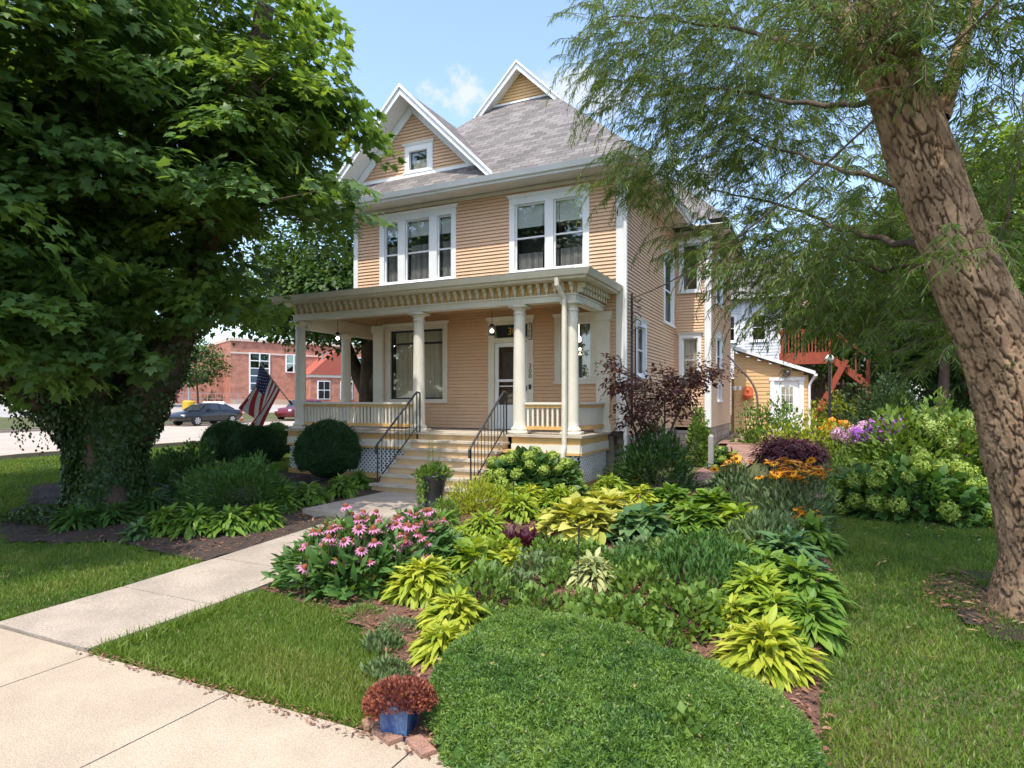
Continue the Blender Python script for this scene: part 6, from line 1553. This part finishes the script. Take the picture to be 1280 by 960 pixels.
for u0, u1, z0, z1, nu, nz in ((1.6,3.3,2.0,6.0,2,6),(4.8,6.2,4.4,6.0,2,2),(11.5,13.4,2.0,6.0,2,6),(15.4,17.6,2.0,6.0,2,6),(20.0,22,2.0,6.0,2,6)): bigwin(u0,u1,z0,z1,nu,nz)
b = MB(sf); b.box(6.2,10.9,.0,2.4,1.0,3.9,0); b.box(6.1,11.0,0,2.5,3.9,4.15,1)
b.hexa([(6.0,0,4.151),(11.1,0,4.151),(11.1,2.6,4.151),(6.0,2.6,4.151)], [(8.5,0,6.4),(8.6,0,6.4),(8.6,2.6,6.4),(8.5,2.6,6.4)], 2)
b.build('entrance_porch', [BRK, pm('white_band', (.7,.62,.55), rough=.7), pm('red_gable_cladding', (.36,.09,.06), (.32,.08,.055), rough=.7)], school)
for u_ in (6.8, 9.0):
    b = MB(sf); b.box(u_,u_+1.2,2.41,2.5,1.9,3.6); wf = b.build('window', WHITE, school); b = MB(sf)
    for x in (u_+.1,u_+.65):
        for z in (1.98,2.8): b.box(x,x+.48,2.501,2.53,z,z+.72)
    b.build('pane', BGL, wf)
school.scale = (1.2,1.2,1.2)
gw = empty('grey_outbuilding', (-56,36,1.6), 'grey building seen left of the brick building beyond the young street tree', 'building')
b = MB(); b.box(-60,-52.5,37,46,1.0,5.0); b.build('wall', GSIDE, gw)
b = MB(); b.poly([(-60.5,36.6,4.95),(-52,36.6,4.95),(-52,41.5,7),(-60.5,41.5,7)]); b.poly([(-60.5,46.4,4.95),(-52,46.4,4.95),(-52,41.5,7),(-60.5,41.5,7)]); b.build('roof', SHING, gw); gw.location = (-67,43,1.5)
# lot furniture: fence, yellow tubs, cones, boards
YEL = pm('yellow_plastic', (.55,.36,.02), (.5,.32,.02), rough=.5); ORG_ = pm('orange_plastic', (.75,.16,.03), (.68,.13,.03), rough=.5)
bx = lambda px, py, t: at(px, py, t)
b = MB()
p0 = at(205,497,58); p1 = at(372,492,73); p0.z = float(gz(p0.x,p0.y)); p1.z = float(gz(p1.x,p1.y))
for k in range(19):
    q = p0.lerp(p1, k/18); q.z = float(gz(q.x,q.y)); b.tube([q, q+Vector((0,0,1.15))], .03, 5)
for h in (1.12, .6): b.tube([p0+Vector((0,0,h)), p1+Vector((0,0,h))], .02, 5)
o = b.build('pipe_fence', METAL, None, origin=tuple(p0)); props(o, 'low pipe fence running along the far edge of the parking lot', 'fence')
for px, t_, lab in ((236,55,'yellow round tub around a pole base left of the flag'),(403,70,'yellow round tub seen between the porch columns')):
    q = at(px, 500, t_); q.z = float(gz(q.x,q.y)); t = empty('bollard_tub', q, lab, 'tub', 'yellow tubs round the light poles')
    b = MB(); b.lathe([(.50,0),(.52,.1),(.50,.75),(.42,.85),(.1,.86)], q, 16); b.build('tub_body', YEL, t)
    t = empty('light_pole', q+Vector((0,0,.86)), lab.replace('yellow round tub around a pole base', 'grey light pole rising from the yellow tub').replace('yellow round tub', 'grey light pole above the yellow tub'), 'pole', 'light poles in the lot')
    b = MB(); b.tube([q+Vector((0,0,.8)), q+Vector((0,0,6))], .09, 8); b.build('pole_shaft', METAL, t); b = MB(); b.bar(q+Vector((0,0,6)), q+Vector((.9,0,6.1)), .3, .12); b.build('lamp_head', METAL, t)
for px, py, t_, lab in ((212,507,50,'orange traffic cone left of the yellow tub'),(302,510,49,'orange traffic cone between the black sedan and the flag')):
    q = at(px, py, t_); q.z = float(gz(q.x,q.y))+.05; t = empty('traffic_cone', q, lab, 'cone', 'orange cones in the lot')
    b = MB(); b.box(q.x-.2,q.x+.2,q.y-.2,q.y+.2,q.z,q.z+.05); b.lathe([(.15,.05),(.04,.75),(.035,.76)], q, 10); b.build('cone_body', ORG_, t); b = MB(); b.lathe([(.118,.28),(.085,.45)], q, 10); b.build('reflective_band', WHITE, t)
for i, (px, py, t_, w_, h_, lab) in enumerate(((268,502,58,2.8,.65,'white jersey barrier by the lot fence'),(248,505,53,1.1,.55,'small white crate beside the yellow tub'))):
    q = at(px, py, t_); q.z = float(gz(q.x,q.y))+.05; b = MB(); b.hexa([(q.x-w_/2,q.y-.3,q.z),(q.x+w_/2,q.y-.3,q.z),(q.x+w_/2,q.y+.3,q.z),(q.x-w_/2,q.y+.3,q.z)],[(q.x-w_/2,q.y-.1,q.z+h_),(q.x+w_/2,q.y-.1,q.z+h_),(q.x+w_/2,q.y+.1,q.z+h_),(q.x-w_/2,q.y+.1,q.z+h_)])
    o = b.build('barrier', WHITE, None, origin=tuple(q)); props(o, lab, 'barrier')
for px, t_, lab in ((262,68,'round green shrub in front of the brick building corner'),(300,71,'green shrub below the tall window bay'),(425,76,'green shrub at the foot of the brick wall, seen through the porch')):
    q = at(px, 500, t_); q.z = float(gz(q.x,q.y)); bush('foundation_shrub', 0,0,1.6,1.3,1.7,420,TDW,.22,TREEL,lab,pos=q,group='shrubs along the brick building')
# ---- cars
def car(loc, rz, paint, label, suv=False):
    t = empty('suv' if suv else 'sedan', loc, label, 'car', rz=rz)
    if suv: prof = [(-2.3,.45,.95,.95),(-2.15,.35,1.05,1.05),(-1.95,.3,1.1,1.62),(-1.7,.3,1.1,1.74),(-.6,.3,1.1,1.76),(.2,.3,1.1,1.72),(.85,.3,1.1,1.12),(1.6,.3,1.05,1.05),(2.1,.32,.95,.95),(2.3,.45,.75,.75)]
    else: prof = [(-2.4,.45,.9,.9),(-2.25,.32,1.0,1.0),(-1.75,.28,1.02,1.04),(-1.1,.26,1.0,1.36),(-.6,.26,.98,1.46),(.1,.26,.96,1.45),(.55,.26,.95,1.32),(1.2,.26,.92,.95),(1.9,.28,.82,.82),(2.25,.34,.7,.7),(2.4,.45,.58,.58)]
    W = .92; b = MB(); rings = []
    for x, zb, zl, zr in prof:
        e = 1-.14*(abs(x)/2.4)**4; w = W*e; wr = w*(.74 if zr > zl+.02 else .90)
        half = [(w*.86,zb),(w*.98,zb+.12),(w,(zb+zl)/2),(w*.97,zl),(wr,max(zr-.04,zl+.005)),(wr*.7,zr+.015),(0,zr+.03)]
        ring = [(x,-y,z) for y,z in half]+[(x,y,z) for y,z in reversed(half[:-1])]
        rings.append(b.add(ring))
    n = 13
    for r0, r1 in zip(rings, rings[1:]):
        for k in range(n-1): b.f.append((r0+k,r0+k+1,r1+k+1,r1+k)); b.m.append(0)
        b.f.append((r0+n-1,r0,r1,r1+n-1)); b.m.append(0)
    b.f.append(tuple(rings[0]+k for k in range(n))); b.m.append(0); b.f.append(tuple(rings[-1]+k for k in range(n))); b.m.append(0)
    b.build('body', paint, t, local=True, smooth=True)
    # side glass and wheels
    wins = ([(-1.85,-1.0),(-.92,-.15),(-.07,.68)] if suv else [(-1.15,-.42),(-.36,.62)])
    for s in (-1, 1):
        for a, c in wins:
            b = MB(); zt_ = 1.64 if suv else 1.38; zl = 1.14 if suv else 1.02
            ta = a+.1 if not (not suv and a < -1) else a+.38; tc = c-.1 if c < .5 else c-.45
            yl = s*(W*.97+.004); yt = s*(W*.76+.012)
            b.hexa([(a,yl,zl),(c,yl,zl),(tc,yt,zt_),(ta,yt,zt_)], [(a,yl+s*.006,zl),(c,yl+s*.006,zl),(tc,yt+s*.006,zt_),(ta,yt+s*.006,zt_)]); b.build('side_window', CARGL, t, local=True)
        for x in ((-1.4,1.42) if not suv else (-1.4,1.45)):
            rw = .34 if not suv else .38; y0 = s*(W-.16); y1 = s*(W+.015)
            def ringw(r0, ya, yb, m, mat, nm, par):
                bb = MB(lambda u, v, z: (x+u, z, rw+v)); pts = []
                lo = [(r0*math.cos(2*PI*k/20), r0*math.sin(2*PI*k/20), ya) for k in range(20)]; hi = [(r0*math.cos(2*PI*k/20), r0*math.sin(2*PI*k/20), yb) for k in range(20)]
                bb.hexa(lo, hi); return bb.build(nm, mat, par, local=True)
            wh = ringw(rw, y0, y1, 0, TYRE, 'wheel', t); 
            bb = MB(lambda u, v, z: (x+u, z, rw+v)); r_ = rw*.66
            for k in range(7):
                a = 2*PI*k/7; bb.hexa([(0,0,y1+s*.012)]+[(r_*math.cos(a+d),r_*math.sin(a+d),y1+s*.006) for d in (-.28,0,.28)], [(0,0,y1+s*.02)]+[(r_*math.cos(a+d),r_*math.sin(a+d),y1+s*.014) for d in (-.28,0,.28)])
            bb.build('rim', RIM, wh, local=True)
        b = MB(); b.box(1.95,2.3,s*.62-.14,s*.62+.14,.62,.74) if not suv else b.box(2.0,2.28,s*.66-.12,s*.66+.12,.8,.95); b.build('headlight', WHITE, t, local=True)
        b = MB(); b.box(-2.36,-2.12,s*.70-.14,s*.70+.14,.78,.93) if not suv else b.box(-2.3,-2.1,s*.78-.1,s*.78+.1,.85,1.15); b.build('tail_light', TAIL, t, local=True)
        b = MB(); b.box(.45,.62,s*(W+.02)-.05,s*(W+.02)+.10*s if s > 0 else s*(W+.02)+.05,1.0,1.12); b.build('mirror', paint, t, local=True)
        for x in (-.75,.2): b = MB(); b.box(x-.09,x+.09,s*(W*.985)-.02,s*(W*.985)+.02,.86,.9); b.build('door_handle', paint, t, local=True)
    zt_ = 1.4 if not suv else 1.68
    b = MB()
    if suv: b.hexa([(.88,-.8,1.13),(.88,.8,1.13),(.28,.62,1.70),(.28,-.62,1.70)], [(.90,-.8,1.14),(.90,.8,1.14),(.30,.62,1.715),(.30,-.62,1.715)])
    else: b.hexa([(1.16,-.78,.985),(1.16,.78,.985),(.56,.62,1.36),(.56,-.62,1.36)], [(1.18,-.78,1.0),(1.18,.78,1.0),(.58,.62,1.375),(.58,-.62,1.375)])
    b.build('windscreen', CARGL, t, local=True)
    b = MB()
    if suv: b.hexa([(-2.08,-.75,1.15),(-2.08,.75,1.15),(-1.97,.62,1.62),(-1.97,-.62,1.62)],[(-2.1,-.75,1.15),(-2.1,.75,1.15),(-1.99,.62,1.62),(-1.99,-.62,1.62)])
    else: b.hexa([(-1.74,-.76,1.06),(-1.74,.76,1.06),(-1.12,.62,1.385),(-1.12,-.62,1.385)],[(-1.76,-.76,1.075),(-1.76,.76,1.075),(-1.14,.62,1.40),(-1.14,-.62,1.40)])
    b.build('rear_window', CARGL, t, local=True); return t
CARGL = pm('car_glass', (.03,.035,.04), rough=.05, spec=.8); TYRE = pm('tyre_rubber', (.02,.02,.02), rough=.9); RIM = pm('alloy_rim', (.6,.6,.61), rough=.3, metal=.6); TAIL = pm('tail_light_red', (.4,.02,.02), rough=.2)
PBLK = pm('black_car_paint', (.012,.013,.018), rough=.18, spec=.7); PRED = pm('dark_red_car_paint', (.13,.008,.015), rough=.2, spec=.6)
dirv = -PI/2-.06
car((-37.05,29.4,float(gz(-37.05,29.4))+.04), -PI/2+.05, PBLK, 'black sedan parked on the far side of the side street')
c = at(376, 524, 53.5); car((c.x,c.y,float(gz(c.x,c.y))+.04), -PI/2+.12, PRED, 'dark red SUV partly hidden behind the left porch column', suv=True)
# ---- overhead service cable to the house
b = MB(); A_ = Vector((-3.60,13.62,4.02)); B_ = at(1262,-12,4.4); pts = []
for k in range(33):
    s = k/32; q = A_.lerp(B_, s); q.z -= .62*4*s*(1-s)*.55; pts.append(q)
b.tube(pts, .011, 6); b.tube([p+Vector((.012*math.sin(i*2.1),0,.014*math.cos(i*2.1))) for i, p in enumerate(pts)], .006, 5)
o = b.build('service_cable', RUST, None, origin=tuple(A_)); props(o, 'twisted overhead service cable running past the willow trunk to the house', 'cable')
# ================================================================== LIGHT, SKY, CAMERA
S = Vector((.03,-.42,.905)).normalized()
sun = bpy.data.lights.new('sun', 'SUN'); sun.energy = 2.0; sun.angle = math.radians(.55); sun.color = (1,.93,.82)
so = bpy.data.objects.new('sun', sun); COL.objects.link(so); so.rotation_euler = (-S).to_track_quat('-Z', 'Y').to_euler()
wd = bpy.data.worlds.new('World'); scene.world = wd; wd.use_nodes = True; nt = wd.node_tree; N = nt.nodes; L = nt.links; N.clear()
out = N.new('ShaderNodeOutputWorld'); bg = N.new('ShaderNodeBackground'); sky = N.new('ShaderNodeTexSky'); sky.sky_type = 'NISHITA'; sky.sun_disc = False
sky.sun_elevation = math.asin(S.z); sky.sun_rotation = math.atan2(S.x, S.y); sky.air_density = 1.0; sky.dust_density = 1.8; sky.ozone_density = 1.0
tc = N.new('ShaderNodeTexCoord'); cn = N.new('ShaderNodeTexNoise'); cn.inputs['Scale'].default_value = 22; cn.inputs['Detail'].default_value = 8; cn.inputs['Roughness'].default_value = .68
L.new(tc.outputs['Generated'], cn.inputs['Vector'])
def cloud(px, py, rx):
    d = Vector(ray(px, py)).normalized(); v = N.new('ShaderNodeVectorMath'); v.operation = 'SUBTRACT'; v.inputs[1].default_value = d; L.new(tc.outputs['Generated'], v.inputs[0])
    s = N.new('ShaderNodeVectorMath'); s.operation = 'MULTIPLY'; s.inputs[1].default_value = (1,1,1.7); L.new(v.outputs[0], s.inputs[0])
    l = N.new('ShaderNodeVectorMath'); l.operation = 'LENGTH'; L.new(s.outputs[0], l.inputs[0])
    a = N.new('ShaderNodeMath'); a.operation = 'MULTIPLY_ADD'; a.inputs[1].default_value = rx*3.4; a.inputs[2].default_value = -rx*1.75; L.new(cn.outputs['Fac'], a.inputs[0])
    b_ = N.new('ShaderNodeMath'); b_.operation = 'SUBTRACT'; L.new(l.outputs['Value'], b_.inputs[0]); L.new(a.outputs[0], b_.inputs[1])
    m = N.new('ShaderNodeMapRange'); m.interpolation_type = 'SMOOTHSTEP'; m.inputs[1].default_value = rx; m.inputs[2].default_value = rx*.1; m.inputs[3].default_value = 0; m.inputs[4].default_value = .75; L.new(b_.outputs[0], m.inputs[0])
    return m.outputs[0]
cl = [cloud(582,118,.052), cloud(716,112,.075), cloud(752,122,.07), cloud(860,240,.09)]
acc = cl[0]
for c_ in cl[1:]:
    mm = N.new('ShaderNodeMath'); mm.operation = 'MAXIMUM'; L.new(acc, mm.inputs[0]); L.new(c_, mm.inputs[1]); acc = mm.outputs[0]
mx = N.new('ShaderNodeMix'); mx.data_type = 'RGBA'; mx.inputs[7].default_value = (2.5,2.55,2.65,1); L.new(acc, mx.inputs[0]); L.new(sky.outputs[0], mx.inputs[6])
L.new(mx.outputs[2], bg.inputs[0]); bg.inputs[1].default_value = .15; L.new(bg.outputs[0], out.inputs[0])
cam = bpy.data.cameras.new('camera'); co = bpy.data.objects.new('camera', cam); COL.objects.link(co); scene.camera = co
cam.sensor_width = 36; cam.lens = 36*CF/1280; cam.shift_y = (HY-480)/1280; cam.clip_end = 3000; cam.clip_start = .05
co.location = (0,0,CH); co.rotation_euler = (PI/2, 0, CA)
vs = scene.view_settings; scene.display_settings.display_device = 'sRGB'; vs.view_transform = 'Standard'; vs.look = 'None'; vs.gamma = 1; vs.use_curve_mapping = False; vs.exposure = 1.42
cy = scene.cycles; cy.use_denoising = True; cy.max_bounces = 8; cy.diffuse_bounces = 5; cy.transparent_max_bounces = 8; cy.transmission_bounces = 4; cy.glossy_bounces = 3
try: cy.denoiser = 'OPENIMAGEDENOISE'; cy.denoising_prefilter = 'ACCURATE'
except Exception: pass
